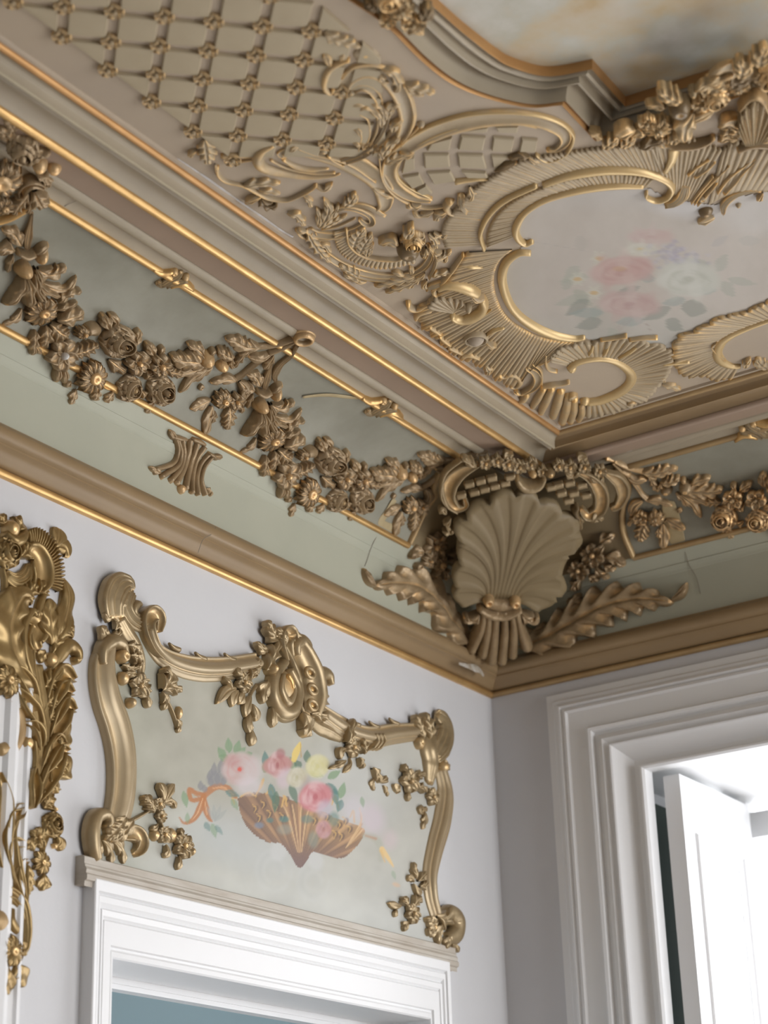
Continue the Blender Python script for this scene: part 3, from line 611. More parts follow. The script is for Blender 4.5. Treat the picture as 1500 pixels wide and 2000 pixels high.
for i in range(-26, 14):
    for j in range(-22, 22):
        c = LAT0+(i+.5)*E1+(j+.5)*E2; f = .40; pl = [c+f*(E1+E2), c+f*(-E1+E2), c+f*(-E1-E2), c+f*(E1-E2)]
        if not (XA-.1 < c[0] < XB+.1 and -3.4 < c[1] < -1.6): continue
        for a, n in planes: pl = clip(pl, a, n) if len(pl) > 2 else []
        if len(pl) < 3: continue
        P = np.array(pl); ctr = P.mean(0)
        if abs(sum(P[k][0]*P[(k+1) % len(P)][1]-P[(k+1) % len(P)][0]*P[k][1] for k in range(len(P))))/2 < 2e-4: continue
        rows = []
        for s_, h in ((1.0, -.001), (.985, .004), (.93, .0065), (.80, .0068), (.0, .0068)):
            q = ctr+(P-ctr)*s_; rows.append(CEIL.pos(np.vstack([q, q[:1]]), np.full(len(q)+1, h)))
        mb.grid(np.array(rows), flip=True)
mb.build('trellis_tiles', M['trellis'], te, sharp=30)
orn = Orn(CEIL, te, M['relief'])
base_ros = None
def ros_mesh():
    m = MB(); o = Orn(CEIL, None, M['relief']); p0 = (304, 141)
    for i in range(6): m.grid(o.loc(p0, o.petal(i*math.pi/3, .003, .0175, .016, .004, .009, cup=.45, ridge=.2, tip=.3, skirt=.9), 1, 0, (0, 0)))
    m.grid(o.loc(p0, o.dome(.0048, .008, .006, m=8, dim=.5), 1, 0, (0, 0)))
    return m
first = None; n_r = 0
for i in range(-20, 10):
    for j in range(-16, 16):
        p = LAT0+i*E1+j*E2
        if not (XA-.005 < p[0] < XB-.035): continue
        v = ROT @ (np.array([p[0], p[1], ZC])-CAM); x, y = 750+FPX*v[0]/v[2], 1000-FPX*v[1]/v[2]
        if x < -30 or y < -25 or y > 310 or x > 725: continue
        if y > 284 and not (x < 470): continue
        if (x > 640 and y < 110) or (x > 672 and y < 200): continue
        if first is None:
            first = ros_mesh().build('rosette', M['relief'], te); D0 = LAT0; base_loc = first.location.copy(); first.location = base_loc+Vector((p[0]-D0[0], p[1]-D0[1], 0)); continue
        c = first.copy(); COL.objects.link(c); c.parent = te; c.location = base_loc+Vector((p[0]-D0[0], p[1]-D0[1], 0))
# ---- scrollwork beside the trellis
def grp(name, c, label, cat='ceiling ornament', mt='relief'):
    t = empty(name, CEIL.pos(CEIL.px([c]), np.zeros(1))[0], label, cat); o = Orn(CEIL, t, M[mt])
    return t, o, (lambda pts, w, h=10, **k: o.leaf(pts, w, h, **k)), (lambda pts, w, h, kind='round', **k: o.strip(pts, w, h, kind, **k))
t, o, L, S_ = grp('leafy_scroll', (740, 200), 'tall leafy C scroll ending the trellis field, with an oval boss at its top')
S_([(668, 172), (678, 152), (705, 137), (738, 138), (765, 156), (786, 188), (796, 225), (788, 258), (772, 282)], [30, 38, 44, 44, 40, 38, 36, 30, 18], 9, 'scroll', name='scroll')
S_([(682, 112), (662, 118), (643, 130), (634, 150), (634, 168), (646, 178), (652, 168)], [8, 14, 16, 16, 14, 12, 8], [12, 14, 16, 16, 14, 12, 8], name='scroll_rim')
S_([(668, 150), (690, 128), (720, 122), (752, 130)], [6, 8, 8, 6], 8, name='scroll_rim'); S_([(788, 160), (802, 190), (808, 225), (798, 256), (784, 274)], [6, 8, 9, 8, 6], 10, name='scroll_rim')
S_([(690, 172), (705, 165), (724, 170), (738, 188), (744, 212)], [12, 18, 18, 14, 8], [12, 12, 12, 10, 6], 'scroll', name='inner_scroll'); o.ball((686, 176), 8, 12, name='scroll_eye')
L([(646, 122), (640, 108), (630, 98)], 20, 18, lobes=1); L([(664, 116), (668, 106), (672, 98)], 12, 12, lobes=1)
o.ball((714, 105), 25, 8, sy=.9, name='oval_boss', rot=.8)
L([(633, 58), (662, 72), (706, 88)], 30, 14, lobes=4); L([(640, 66), (645, 76), (648, 84)], 12, 10, lobes=1)
L([(744, 128), (766, 136), (778, 160), (770, 176)], 26, 16, lobes=3); L([(742, 140), (748, 152), (760, 158)], 16, 12, lobes=2)
L([(788, 160), (816, 166), (850, 177)], 26, 16, lobes=3); L([(790, 170), (806, 178), (828, 184)], 12, 10, lobes=2)
S_([(662, 312), (700, 298), (735, 272), (754, 240), (764, 200)], [7, 9, 9, 8, 6], [8, 12, 12, 12, 8], 'ridge', name='stem'); S_([(668, 318), (712, 300), (752, 268), (776, 236)], [7, 8, 8, 6], [8, 12, 12, 8], 'ridge', name='stem')
S_([(712, 285), (722, 258), (718, 230), (702, 218)], [5, 7, 6, 4], 8, name='stem'); S_([(722, 280), (736, 250), (736, 222), (722, 208)], [5, 7, 6, 4], 9, name='stem'); S_([(700, 290), (706, 262), (700, 244)], [5, 6, 4], 8, name='stem')
L([(745, 245), (742, 222), (716, 204), (702, 212)], 20, 14, lobes=3); L([(752, 232), (748, 208), (724, 196)], 18, 14, lobes=3); L([(758, 222), (762, 204), (782, 198)], 22, 14, lobes=3); L([(765, 252), (772, 236), (788, 228)], 20, 16, lobes=2)
L([(722, 206), (700, 200), (680, 204)], 14, 10, lobes=1); L([(705, 262), (700, 250), (688, 247)], 14, 12, lobes=1); L([(702, 284), (698, 276), (688, 272)], 12, 12, lobes=1); L([(700, 284), (708, 276), (720, 274)], 10, 10, lobes=1)
L([(745, 300), (760, 276), (782, 262)], 24, 16, lobes=3); L([(748, 306), (742, 292), (736, 288)], 16, 14, lobes=2); L([(752, 312), (772, 300), (792, 294)], 22, 14, lobes=3); S_([(782, 282), (800, 262), (816, 246)], [5, 7, 5], 8, name='stem'); o.ball((822, 240), 8, 12, name='bud')
t, o, L, S_ = grp('sweeping_scroll', (620, 320), 'long flat scroll sweeping below the last rosettes of the trellis')
S_([(534, 280), (512, 290), (503, 306), (512, 322), (545, 334), (600, 344), (645, 343), (664, 338)], [10, 20, 24, 22, 16, 12, 9, 5], [10, 16, 18, 14, 10, 8, 6, 4], name='scroll_rim')
S_([(556, 306), (548, 298), (572, 292), (620, 298), (675, 312), (722, 338), (748, 366), (752, 398), (742, 410)], [10, 24, 40, 54, 58, 52, 44, 36, 22], 7, 'scroll', name='scroll')
S_([(552, 308), (575, 322), (606, 329), (642, 328)], [6, 12, 12, 5], [8, 9, 8, 4], name='inner_rim'); S_([(528, 310), (560, 326), (610, 336), (655, 335)], [5, 8, 8, 4], 6, name='inner_rim')
L([(566, 292), (574, 284), (584, 282)], 14, 12, lobes=1); S_([(582, 286), (620, 300), (648, 306), (690, 322), (734, 352)], [4, 5, 6, 6, 4], 8, name='edge_line'); o.ball((632, 294), 9, 8, name='bud'); S_([(640, 300), (654, 312), (672, 320)], [7, 6, 4], 8, name='stem')
S_([(432, 302), (460, 300), (478, 304), (500, 306)], [10, 8, 6, 4], [10, 8, 6, 4], name='stem'); S_([(458, 316), (480, 312), (504, 308)], [6, 6, 4], 6, name='stem')
t, o, L, S_ = grp('oak_branch', (520, 372), 'thin twisting branch with lobed leaves between the sweeping scroll and the cornice')
S_([(424, 322), (426, 338), (442, 352), (475, 360), (500, 372), (525, 384), (560, 388), (590, 376), (608, 366), (618, 358)], [8, 9, 7, 7, 8, 9, 8, 8, 8, 7], [10, 10, 8, 8, 10, 10, 9, 9, 10, 9], name='twig')
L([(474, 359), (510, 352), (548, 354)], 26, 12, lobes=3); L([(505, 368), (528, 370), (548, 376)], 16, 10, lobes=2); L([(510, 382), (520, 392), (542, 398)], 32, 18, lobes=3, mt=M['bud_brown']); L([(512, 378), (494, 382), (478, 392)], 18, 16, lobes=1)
L([(616, 360), (632, 364), (650, 354)], 16, 12, lobes=1); L([(592, 380), (602, 386), (608, 402)], 16, 10, lobes=2); L([(420, 318), (423, 325), (424, 332)], 8, 12, lobes=1)
L([(400, 268), (404, 292), (406, 316)], 40, 14, lobes=4); L([(384, 290), (374, 294), (370, 302)], 14, 14, lobes=1); L([(560, 412), (580, 416), (596, 436)], 22, 14, lobes=3)
t, o, L, S_ = grp('boat_scroll', (660, 430), 'small boat-shaped scroll holding an acanthus sprig')
S_([(702, 424), (714, 434), (727, 432), (722, 418), (698, 406), (668, 402), (642, 414), (622, 436)], [6, 12, 14, 16, 18, 16, 12, 8], 9, 'scroll', name='scroll'); S_([(602, 446), (620, 454), (655, 456), (690, 446), (710, 434)], [18, 22, 22, 16, 8], 9, 'scroll', name='scroll')
S_([(578, 446), (592, 460), (630, 464), (672, 456)], [5, 8, 7, 4], 8, name='scroll_rim'); S_([(622, 440), (645, 418), (685, 398), (720, 402), (752, 420)], [5, 6, 10, 12, 8], [7, 7, 9, 9, 6], 'fluted', name='scroll_rim'); S_([(628, 446), (660, 440), (694, 424)], [4, 5, 3], 5, name='edge_line')
L([(622, 440), (636, 420), (642, 400), (632, 384)], 26, 14, lobes=4); L([(630, 436), (650, 414), (662, 394)], 18, 12, lobes=3); L([(628, 442), (650, 428), (678, 416)], 20, 10, lobes=4); L([(620, 436), (624, 418), (618, 402)], 16, 12, lobes=2); L([(668, 396), (684, 386), (694, 372)], 26, 16, lobes=3); L([(600, 448), (586, 446), (577, 444)], 14, 12, lobes=1)
t, o, L, S_ = grp('rose_scroll', (760, 500), 'ribbed C scroll holding a big dark rosebud, on the ceiling near the cornice')
o.ruffle([(680, 446), (688, 476), (718, 496), (765, 503), (808, 499)], [(650, 450), (662, 486), (694, 508), (748, 520), (812, 508)], 26, 10, name='ribbed_band')
S_([(676, 444), (684, 476), (716, 498), (765, 504), (786, 500)], [6, 8, 9, 8, 5], 10, name='scroll_rim'); S_([(612, 452), (632, 488), (672, 516), (730, 534), (790, 534), (826, 518), (842, 490), (836, 474)], [10, 14, 18, 18, 16, 14, 12, 8], 8, 'scroll', name='scroll')
S_([(672, 524), (720, 541), (780, 542), (822, 528), (846, 500), (838, 478)], [5, 7, 7, 7, 7, 5], 10, 'ridge', name='stem')
L([(690, 478), (698, 456), (712, 440)], 34, 14, lobes=5); L([(702, 490), (712, 470), (726, 452)], 30, 14, lobes=5); L([(716, 496), (720, 480), (730, 472)], 20, 12, lobes=3)
L([(602, 450), (618, 476), (646, 508)], 30, 14, lobes=5); L([(616, 470), (634, 474), (646, 490)], 18, 12, lobes=2); L([(702, 536), (686, 524), (662, 512)], 26, 12, lobes=4); L([(706, 544), (690, 538), (670, 530)], 18, 12, lobes=2); L([(716, 546), (704, 544), (692, 540)], 16, 12, lobes=1)
L([(812, 534), (780, 542), (730, 554)], 30, 14, lobes=4); L([(822, 536), (792, 552), (752, 568)], 26, 12, lobes=4); L([(830, 530), (812, 544), (800, 558)], 18, 12, lobes=3); L([(790, 534), (776, 528), (764, 528)], 14, 12, lobes=1); L([(800, 530), (804, 524), (800, 518)], 12, 12, lobes=1)
o.rose((806, 462), 27, 26, name='rose', lift=6); o.ball((797, 474), 24, 34, name='rosebud', lift=8, mt=M['bud_brown'], dim=.3); L([(792, 452), (798, 440), (806, 430)], 24, 20, lobes=2, lift=6); L([(780, 468), (760, 460), (738, 466)], 26, 18, lobes=2, lift=4)
L([(836, 452), (848, 462), (852, 480)], 20, 14, lobes=3); L([(846, 450), (862, 458), (874, 454)], 14, 12, lobes=2); L([(832, 480), (828, 492), (820, 494)], 16, 16, lobes=2); L([(846, 486), (862, 492), (882, 486)], 18, 14, lobes=3); L([(850, 496), (866, 504), (874, 498)], 14, 12, lobes=2)
S_([(838, 476), (852, 498), (848, 522), (838, 540)], [6, 9, 8, 5], 10, 'ridge', name='stem'); L([(842, 536), (862, 528), (890, 526)], 18, 12, lobes=3); L([(834, 544), (828, 552), (832, 562)], 14, 12, lobes=1)
# ---- lattice cartouche
t, o, L, S_ = grp('lattice_cartouche', (920, 300), 'oval cartouche of coffered lattice in a wide scrolled rim')
S_([(842, 388), (806, 382), (772, 360), (760, 336), (768, 308), (804, 279), (862, 250), (930, 231), (1000, 226), (1058, 234), (1096, 252), (1104, 272), (1088, 288), (1068, 290)], [18, 34, 36, 32, 34, 42, 50, 54, 54, 50, 40, 34, 22, 12], 10, 'scroll', name='scroll_rim')
S_([(740, 300), (748, 350), (776, 382), (822, 402), (864, 400), (880, 388)], [3, 5, 6, 7, 7, 4], 8, name='edge_line'); S_([(784, 272), (838, 243), (904, 222), (970, 215), (1038, 219), (1092, 235), (1119, 260), (1112, 288), (1096, 303), (1068, 311), (1046, 298)], [4, 6, 7, 8, 8, 8, 8, 8, 8, 7, 5], 10, name='edge_line', mt=M['gilt_pale'])
S_([(842, 384), (800, 364), (776, 340), (780, 316), (796, 294), (838, 268), (892, 248), (958, 239), (1012, 239), (1048, 246)], [3, 4, 5, 5, 5, 6, 6, 6, 6, 3], 7, name='edge_line', mt=M['gilt_pale'])
Z = lambda l: [(730+x/3.75, 190+y/3.75) for x, y in l]
for q in ([(640, 270), (820, 280), (800, 375), (615, 370)], [(875, 280), (1030, 290), (1010, 385), (860, 380)], [(365, 405), (550, 405), (560, 495), (370, 505)], [(612, 405), (800, 410), (830, 510), (622, 500)], [(230, 430), (295, 425), (300, 515), (205, 545)], [(420, 320), (575, 280), (555, 370), (385, 378)], [(388, 540), (560, 530), (600, 600), (440, 625)], [(862, 415), (985, 420), (900, 500), (880, 520)], [(1085, 290), (1200, 300), (1185, 390), (1065, 385)], [(640, 235), (840, 205), (830, 240), (700, 240)], [(890, 205), (1060, 200), (1050, 245), (905, 240)], [(210, 570), (330, 550), (370, 620), (280, 655)], [(640, 530), (820, 540), (840, 575), (680, 575)], [(310, 670), (380, 630), (430, 690), (350, 700)]):
    P = CEIL.px(Z(q)); c = P.mean(0); rows = [CEIL.pos(np.vstack([c+(P-c)*s_, (c+(P-c)*s_)[:1]]), np.full(5, h)) for s_, h in ((1, -.001), (.97, .004), (.88, .006), (0, .006))]
    MB().grid(np.array(rows)).build('lattice_tile', M['trellis'], t, sharp=30)
S_(Z([(595, 610), (680, 600), (760, 590), (840, 595)]), [14, 14, 10, 6], [10, 8, 8, 6], name='gilt_lip', mt=M['gilt_pale']); S_(Z([(560, 740), (530, 800), (580, 850), (680, 870), (780, 890)]), [18, 16, 10, 6, 4], [14, 12, 8, 6, 4], name='curl'); S_(Z([(640, 700), (640, 780), (680, 820)]), [14, 14, 8], 14, 'fluted', name='curl'); L(Z([(700, 640), (720, 700), (690, 750)]), 18, 12, lobes=2)
L(Z([(350, 770), (290, 780), (235, 765)]), 22, 14, lobes=2); L(Z([(440, 820), (340, 850), (280, 830)]), 16, 12, lobes=2); L(Z([(540, 810), (470, 840), (450, 880)]), 22, 16, lobes=2); L(Z([(300, 380), (180, 420), (80, 470)]), 26, 16, lobes=3); L(Z([(1140, 420), (1060, 410), (980, 430)]), 18, 14, lobes=2, mt=M['bud_brown'])
L(Z([(1130, 420), (1180, 450), (1200, 480)]), 16, 12, lobes=1); L(Z([(880, 520), (960, 480), (1050, 460)]), 14, 16, lobes=1, mt=M['bud_brown']); L(Z([(-10, 640), (60, 690), (150, 720)]), 16, 12, lobes=2)
# ---- medallion with painted roses
t, o, L, S_ = grp('rose_medallion', (1180, 520), 'large ceiling medallion with fluted shell border, pale gilded rims and a faded painting of roses')
RA1 = [(945, 482), (938, 452), (955, 415), (988, 385), (1047, 357)]; RA2 = [(1061, 357), (1113, 339), (1180, 329), (1247, 331), (1292, 344), (1312, 362), (1303, 381), (1280, 387), (1262, 380), (1263, 370)]
RB = [(1040, 467), (1024, 472), (1009, 458), (1009, 438), (1026, 412), (1066, 387), (1132, 369), (1198, 361), (1256, 362)]
RC = [(1036, 490), (1014, 490), (991, 507), (981, 535), (984, 562), (996, 592), (1016, 616), (1048, 638), (1086, 653), (1122, 658), (1142, 655)]
o.ruffle([(946, 478), (940, 450), (957, 413), (990, 383), (1048, 356), (1113, 337), (1180, 327), (1247, 329), (1294, 342)], [(868, 478), (862, 450), (872, 424), (896, 395), (918, 370), (955, 344), (1003, 315), (1052, 302), (1110, 293), (1160, 286), (1220, 280), (1285, 274)], 62, 12, scal=.06, jit=.25, name='fluted_border', hin=.45)
o.ruffle([(1306, 372), (1330, 384), (1350, 392)], [(1262, 276), (1330, 262), (1412, 288)], 13, 12, scal=.05, jit=.25, name='fluted_border', hin=.45)
o.ruffle([(1384, 398), (1420, 380), (1460, 374), (1530, 372)], [(1410, 288), (1440, 272), (1500, 285), (1600, 290)], 14, 12, scal=.05, jit=.25, name='fluted_border', hin=.45)
o.ruffle([(1012, 460), (1012, 440), (1030, 414), (1068, 389), (1134, 371), (1200, 363), (1262, 366)], [(950, 480), (952, 452), (968, 420), (1002, 390), (1060, 363), (1120, 345), (1200, 336), (1278, 346)], 52, 9, scal=.07, jit=.3, name='inner_fluted_band', hin=.4)
o.ruffle([(1000, 486), (978, 504), (966, 530), (966, 562), (978, 598), (1000, 626), (1040, 650), (1084, 664), (1132, 668)], [(908, 490), (888, 516), (868, 548), (838, 582), (812, 600), (820, 632), (852, 660), (888, 692), (928, 708), (962, 734), (1004, 752), (1036, 715), (1072, 702)], 58, 12, scal=.09, per=3, jit=.25, name='fluted_border', hin=.5)
C3 = [(1112, 716), (1127, 705), (1157, 699), (1190, 701), (1215, 712), (1232, 729), (1230, 747), (1210, 764), (1177, 778), (1148, 782)]
o.ruffle(C3, [(1072, 702), (1080, 682), (1112, 668), (1160, 662), (1210, 657), (1260, 664), (1308, 676), (1316, 700), (1304, 730), (1288, 748), (1262, 776), (1222, 793), (1180, 806), (1142, 812)], 48, 12, scal=.10, per=3, jit=.3, name='fluted_border', hin=.35)
C5 = [(1540, 610), (1500, 624), (1460, 639), (1433, 651), (1413, 664), (1404, 677), (1401, 691), (1409, 705), (1427, 713), (1446, 713)]
o.ruffle(C5, [(1530, 572), (1500, 582), (1467, 598), (1440, 608), (1407, 614), (1380, 627), (1351, 642), (1324, 652), (1312, 669), (1311, 693), (1321, 720), (1344, 733), (1367, 729), (1400, 738), (1432, 732)], 38, 12, scal=.10, per=3, jit=.3, name='fluted_border', hin=.35)
S_(RA1, [9, 10, 12, 13, 12], 13, 'round', name='gilded_rim', mt=M['gilt_pale']); S_(RA2, [14, 22, 26, 26, 22, 18, 16, 13, 9, 6], [12, 13, 14, 14, 14, 14, 14, 14, 14, 12], 'round', name='gilded_rim', mt=M['gilt_pale'])
S_(RB, [12, 16, 17, 14, 16, 20, 22, 20, 12], [12, 14, 13, 11, 11, 11, 11, 10, 8], 'round', name='gilded_rim', mt=M['gilt_pale']); S_(RC, [10, 17, 18, 18, 18, 18, 20, 24, 26, 24, 12], [12, 13, 12, 12, 12, 12, 12, 12, 12, 12, 10], 'round', name='gilded_rim', mt=M['gilt_pale'])
S_(C3, [14, 18, 16, 18, 20, 21, 22, 26, 26, 18], [12, 10, 8, 8, 8, 8, 9, 11, 12, 13], 'round', name='gilded_scroll', mt=M['gilt_pale']); o.ball((1117, 718), 9, 12, name='scroll_eye', mt=M['gilt_pale']); o.ball((1142, 780), 10, 14, name='scroll_eye', mt=M['gilt_pale'])
S_(C5, [8, 10, 12, 14, 18, 20, 20, 22, 20, 10], 8, 'round', name='gilded_scroll', mt=M['gilt_pale']); S_([(1295, 705), (1322, 702), (1346, 700)], [8, 10, 6], 12, name='bar', mt=M['gilt_pale'])
S_([(1350, 338), (1368, 324), (1390, 307)], [22, 30, 20], 12, 'hollow', name='loop'); S_([(1408, 372), (1426, 350), (1448, 328), (1484, 302)], [20, 26, 16, 4], [12, 12, 10, 6], 'hollow', name='loop'); S_([(1298, 330), (1312, 305), (1316, 284)], [8, 16, 22], 12, 'flat', name='gilt_flute', mt=M['gilt_pale'])
S_([(1298, 396), (1316, 392), (1332, 380), (1340, 360)], [12, 22, 24, 16], [14, 16, 14, 8], 'fluted', name='curl'); o.ball((1372, 384), 10, 14, name='volute', dim=.5); o.ball((1378, 410), 15, 16, sy=.9, name='bud', mt=M['bud_brown']); L([(1396, 420), (1380, 424), (1362, 432)], 22, 14, lobes=1, cut=.1)
S_([(1412, 412), (1414, 396), (1432, 380), (1460, 372), (1486, 372)], [8, 16, 16, 10, 5], [14, 14, 12, 8, 5], 'fluted', name='curl'); o.ball((1442, 398), 6, 10, name='bud'); L([(1490, 372), (1484, 380), (1482, 388)], 16, 14, lobes=1)
for q in ([(1350, 392), (1366, 370), (1392, 340)], [(1356, 394), (1376, 366), (1424, 318)], [(1362, 396), (1384, 372), (1400, 352)]): S_(q, [4, 8, 4], 10, name='flute')
# small gilded scroll and button inside the border, curls along the cornice side
S_([(856, 557), (871, 549), (892, 550), (914, 556), (932, 566)], [12, 20, 24, 26, 18], [8, 12, 14, 16, 12], 'round', name='ribbed_scroll', lift=8, mt=M['gilt_pale']); S_([(941, 574), (945, 588), (940, 600), (926, 611), (906, 617), (889, 614), (882, 607)], [14, 18, 20, 24, 26, 20, 10], 14, 'round', name='gilded_scroll', lift=6, mt=M['gilt_pale'])
o.ruffle([(884, 606), (888, 600), (896, 598)], [(832, 592), (848, 574), (872, 574), (898, 580), (914, 592)], 8, 18, scal=.12, name='small_shell', hin=.6, lift=2); L([(918, 562), (932, 570), (948, 572)], 14, 20, lobes=1, lift=6); o.ball((914, 590), 8, 22, name='bud', lift=4)
S_([(797, 586), (800, 596), (814, 600), (832, 592), (852, 588)], [10, 14, 14, 10, 6], [14, 14, 12, 10, 8], name='curl'); S_([(812, 618), (816, 610), (830, 606), (846, 606)], [10, 14, 12, 6], [12, 12, 10, 6], name='curl'); S_([(852, 570), (846, 564), (852, 556), (862, 552)], [8, 12, 10, 6], [14, 14, 12, 8], name='curl'); S_([(832, 560), (850, 552), (880, 544), (900, 540)], [10, 14, 12, 5], [12, 14, 10, 5], 'fluted', name='curl')
o.ball((929, 654), 18, 18, sy=.9, name='round_boss', lift=6, mt=M['ceil']); o.ring((929, 654), 21, 8, 12, lift=4, name='boss_ring'); L([(948, 660), (958, 664), (970, 668)], 14, 16, lobes=1, lift=4)
for q in ([(838, 632), (850, 640), (862, 648)], [(858, 650), (868, 660), (880, 668)], [(876, 672), (892, 680), (902, 684)], [(900, 690), (918, 688), (936, 694)]): S_(q, [8, 14, 8], 12, name='curl')
L([(948, 708), (954, 716), (950, 726)], 18, 14, lobes=2); S_([(974, 728), (984, 732), (996, 728), (1010, 732), (1016, 744), (1006, 752), (996, 750)], [8, 12, 10, 14, 14, 10, 6], 10, name='volute')
S_([(1028, 712), (1044, 722), (1050, 738), (1040, 754), (1018, 764), (1006, 760)], [6, 14, 18, 18, 16, 8], 12, 'scroll', name='scroll'); S_([(1040, 706), (1056, 720), (1058, 745)], [4, 7, 5], 9, name='edge_line')
S_([(1056, 752), (1078, 748), (1096, 746), (1112, 742)], [6, 10, 8, 6], [10, 12, 10, 10], name='wave_lip'); S_([(1066, 690), (1066, 706), (1072, 718), (1088, 722)], [5, 8, 8, 5], 9, name='edge_line')
for q, w in (([(1030, 768), (1022, 776), (1014, 782)], 16), ([(1062, 756), (1052, 772), (1040, 792)], 16), ([(1078, 756), (1066, 782), (1056, 804)], 18), ([(1096, 760), (1088, 788), (1080, 812)], 20), ([(1110, 768), (1106, 796), (1098, 824)], 20), ([(1122, 776), (1120, 800), (1114, 822)], 18), ([(1136, 788), (1136, 804), (1130, 818)], 16)): S_(q, [w*.8, w, w*.8], [10, 13, 9], 'round', name='flute')
L([(1110, 776), (1116, 768), (1128, 768)], 12, 16, lobes=1); L([(1292, 748), (1306, 750), (1330, 758)], 20, 10, lobes=2); L([(1300, 742), (1296, 736), (1300, 730)], 10, 10, lobes=1); L([(1222, 786), (1232, 782), (1242, 784)], 14, 12, lobes=1)
for q in ([(1172, 660), (1200, 656), (1224, 650)], [(1228, 660), (1256, 656), (1284, 654)]): S_(q, [6, 9, 5], [10, 10, 12], name='wave_lip')
for q in ([(1150, 690), (1160, 666)], [(1178, 690), (1190, 668)], [(1208, 696), (1250, 668)]): S_([q[0], ((q[0][0]+q[1][0])/2, (q[0][1]+q[1][1])/2), q[1]], [4, 10, 4], [8, 12, 8], name='gilt_flute', mt=M['gilt_pale'], smooth=False)
for q in ([(942, 518), (918, 514), (900, 512)], [(960, 600), (936, 612), (912, 622)], [(985, 636), (962, 640), (945, 652)]): S_(q, [3, 9, 4], [8, 14, 10], name='gilt_flute', mt=M['gilt_pale'])
S_([(905, 492), (886, 520), (864, 546), (842, 560)], [5, 9, 9, 6], 12, name='edge_line'); S_([(1400, 664), (1390, 676), (1416, 700)], [2, 3, 2], 8, name='edge_line'); L([(1452, 712), (1458, 702), (1466, 696)], 16, 14, lobes=2); L([(1500, 716), (1486, 706), (1478, 696)], 30, 12, lobes=3)
MEDAL = t
# ---- flowers over the coffer moulding, right
t, o, L, S_ = grp('flower_crest', (1350, 200), 'heap of dark gilt leaves and blossoms over the coffer moulding at the top right', mt='bronze_light')
o.w0 = .0
L([(1330, 168), (1306, 158), (1284, 142)], 40, 26, lobes=3, lift=24); L([(1352, 150), (1384, 132), (1430, 118)], 24, 16, lobes=3, lift=28); L([(1440, 120), (1446, 100), (1438, 82)], 40, 22, lobes=3, lift=30); L([(1480, 96), (1482, 76), (1490, 58)], 44, 24, lobes=3, lift=30)
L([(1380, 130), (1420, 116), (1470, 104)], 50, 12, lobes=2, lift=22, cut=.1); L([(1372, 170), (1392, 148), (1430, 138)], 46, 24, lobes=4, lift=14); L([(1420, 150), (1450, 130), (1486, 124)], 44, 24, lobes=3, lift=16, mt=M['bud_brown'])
L([(1300, 190), (1280, 184), (1258, 186)], 26, 18, lobes=2, lift=16)
o.ball((1324, 181), 23, 36, name='rosebud', lift=26, mt=M['bud_brown'], dim=.3); o.ball((1350, 152), 9, 22, name='bud', lift=26)
o.rose((1396, 168), 30, 30, lift=22); o.bloom((1368, 178), 22, 5, 24, lift=22); L([(1340, 214), (1368, 200), (1396, 186)], 22, 16, lobes=1, cut=.1, lift=24); L([(1352, 196), (1336, 222), (1334, 254)], 44, 18, lobes=2, cut=.25, lift=22)
o.daisy((1284, 232), 32, 9, 28, eye=.25, lift=14, name='blossom'); o.bloom((1262, 222), 20, 5, 22, lift=14); L([(1240, 236), (1222, 238), (1204, 250)], 38, 26, lobes=1, cut=.1, lift=10); L([(1262, 246), (1244, 244), (1230, 252)], 26, 20, lobes=2, lift=8)
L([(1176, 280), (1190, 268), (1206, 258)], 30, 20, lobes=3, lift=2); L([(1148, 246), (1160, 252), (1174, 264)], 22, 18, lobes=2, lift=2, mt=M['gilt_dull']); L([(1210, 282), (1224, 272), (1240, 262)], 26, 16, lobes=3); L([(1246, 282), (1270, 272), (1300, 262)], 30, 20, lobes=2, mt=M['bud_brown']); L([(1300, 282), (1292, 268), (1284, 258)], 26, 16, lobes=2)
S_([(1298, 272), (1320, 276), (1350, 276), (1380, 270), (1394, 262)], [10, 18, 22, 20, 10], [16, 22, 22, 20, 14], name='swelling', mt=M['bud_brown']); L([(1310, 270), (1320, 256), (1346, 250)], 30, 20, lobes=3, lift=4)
L([(1400, 236), (1420, 228), (1448, 238)], 40, 22, lobes=2, lift=6); L([(1404, 254), (1426, 248), (1448, 254)], 26, 18, lobes=3, lift=4)
o.ruffle([(1452, 262), (1468, 262), (1486, 258)], [(1438, 226), (1442, 190), (1462, 164), (1490, 160), (1530, 200)], 9, 36, scal=.14, name='fluted_shell', hin=.5, lift=18); S_([(1440, 180), (1462, 156), (1484, 160), (1500, 190)], [8, 14, 14, 10], 20, name='shell_rim', lift=30, mt=M['gilt_dull'])
L([(1480, 262), (1500, 250), (1520, 240)], 50, 24, lobes=3, lift=4); S_([(1440, 284), (1470, 274), (1510, 276)], [18, 24, 24], 20, name='swelling', mt=M['bud_brown']); o.rose((1500, 130), 32, 34, lift=20); L([(1400, 270), (1420, 262), (1440, 268)], 24, 16, lobes=2)
o.daisy((1440, 150), 26, 8, 24, eye=.3, lift=18, name='blossom')
t, o, L, S_ = grp('flower_cluster', (790, 10), 'pale blossom cluster over the coffer moulding at the top edge of the photo', mt='bronze_light')
o.bloom((806, 30), 26, 5, 24, lift=14); o.daisy((782, 2), 30, 9, 26, eye=.3, lift=16, name='blossom'); o.bloom((756, 28), 18, 5, 22, lift=8); L([(800, 36), (818, 44), (824, 54)], 20, 16, lobes=2, lift=10); L([(735, 8), (726, 0), (716, -8)], 30, 22, lobes=3, lift=4, mt=M['bud_brown']); L([(818, 20), (830, 8), (836, -6)], 34, 24, lobes=2, lift=12, mt=M['bud_brown']); o.rose((760, -22), 34, 34, lift=14)
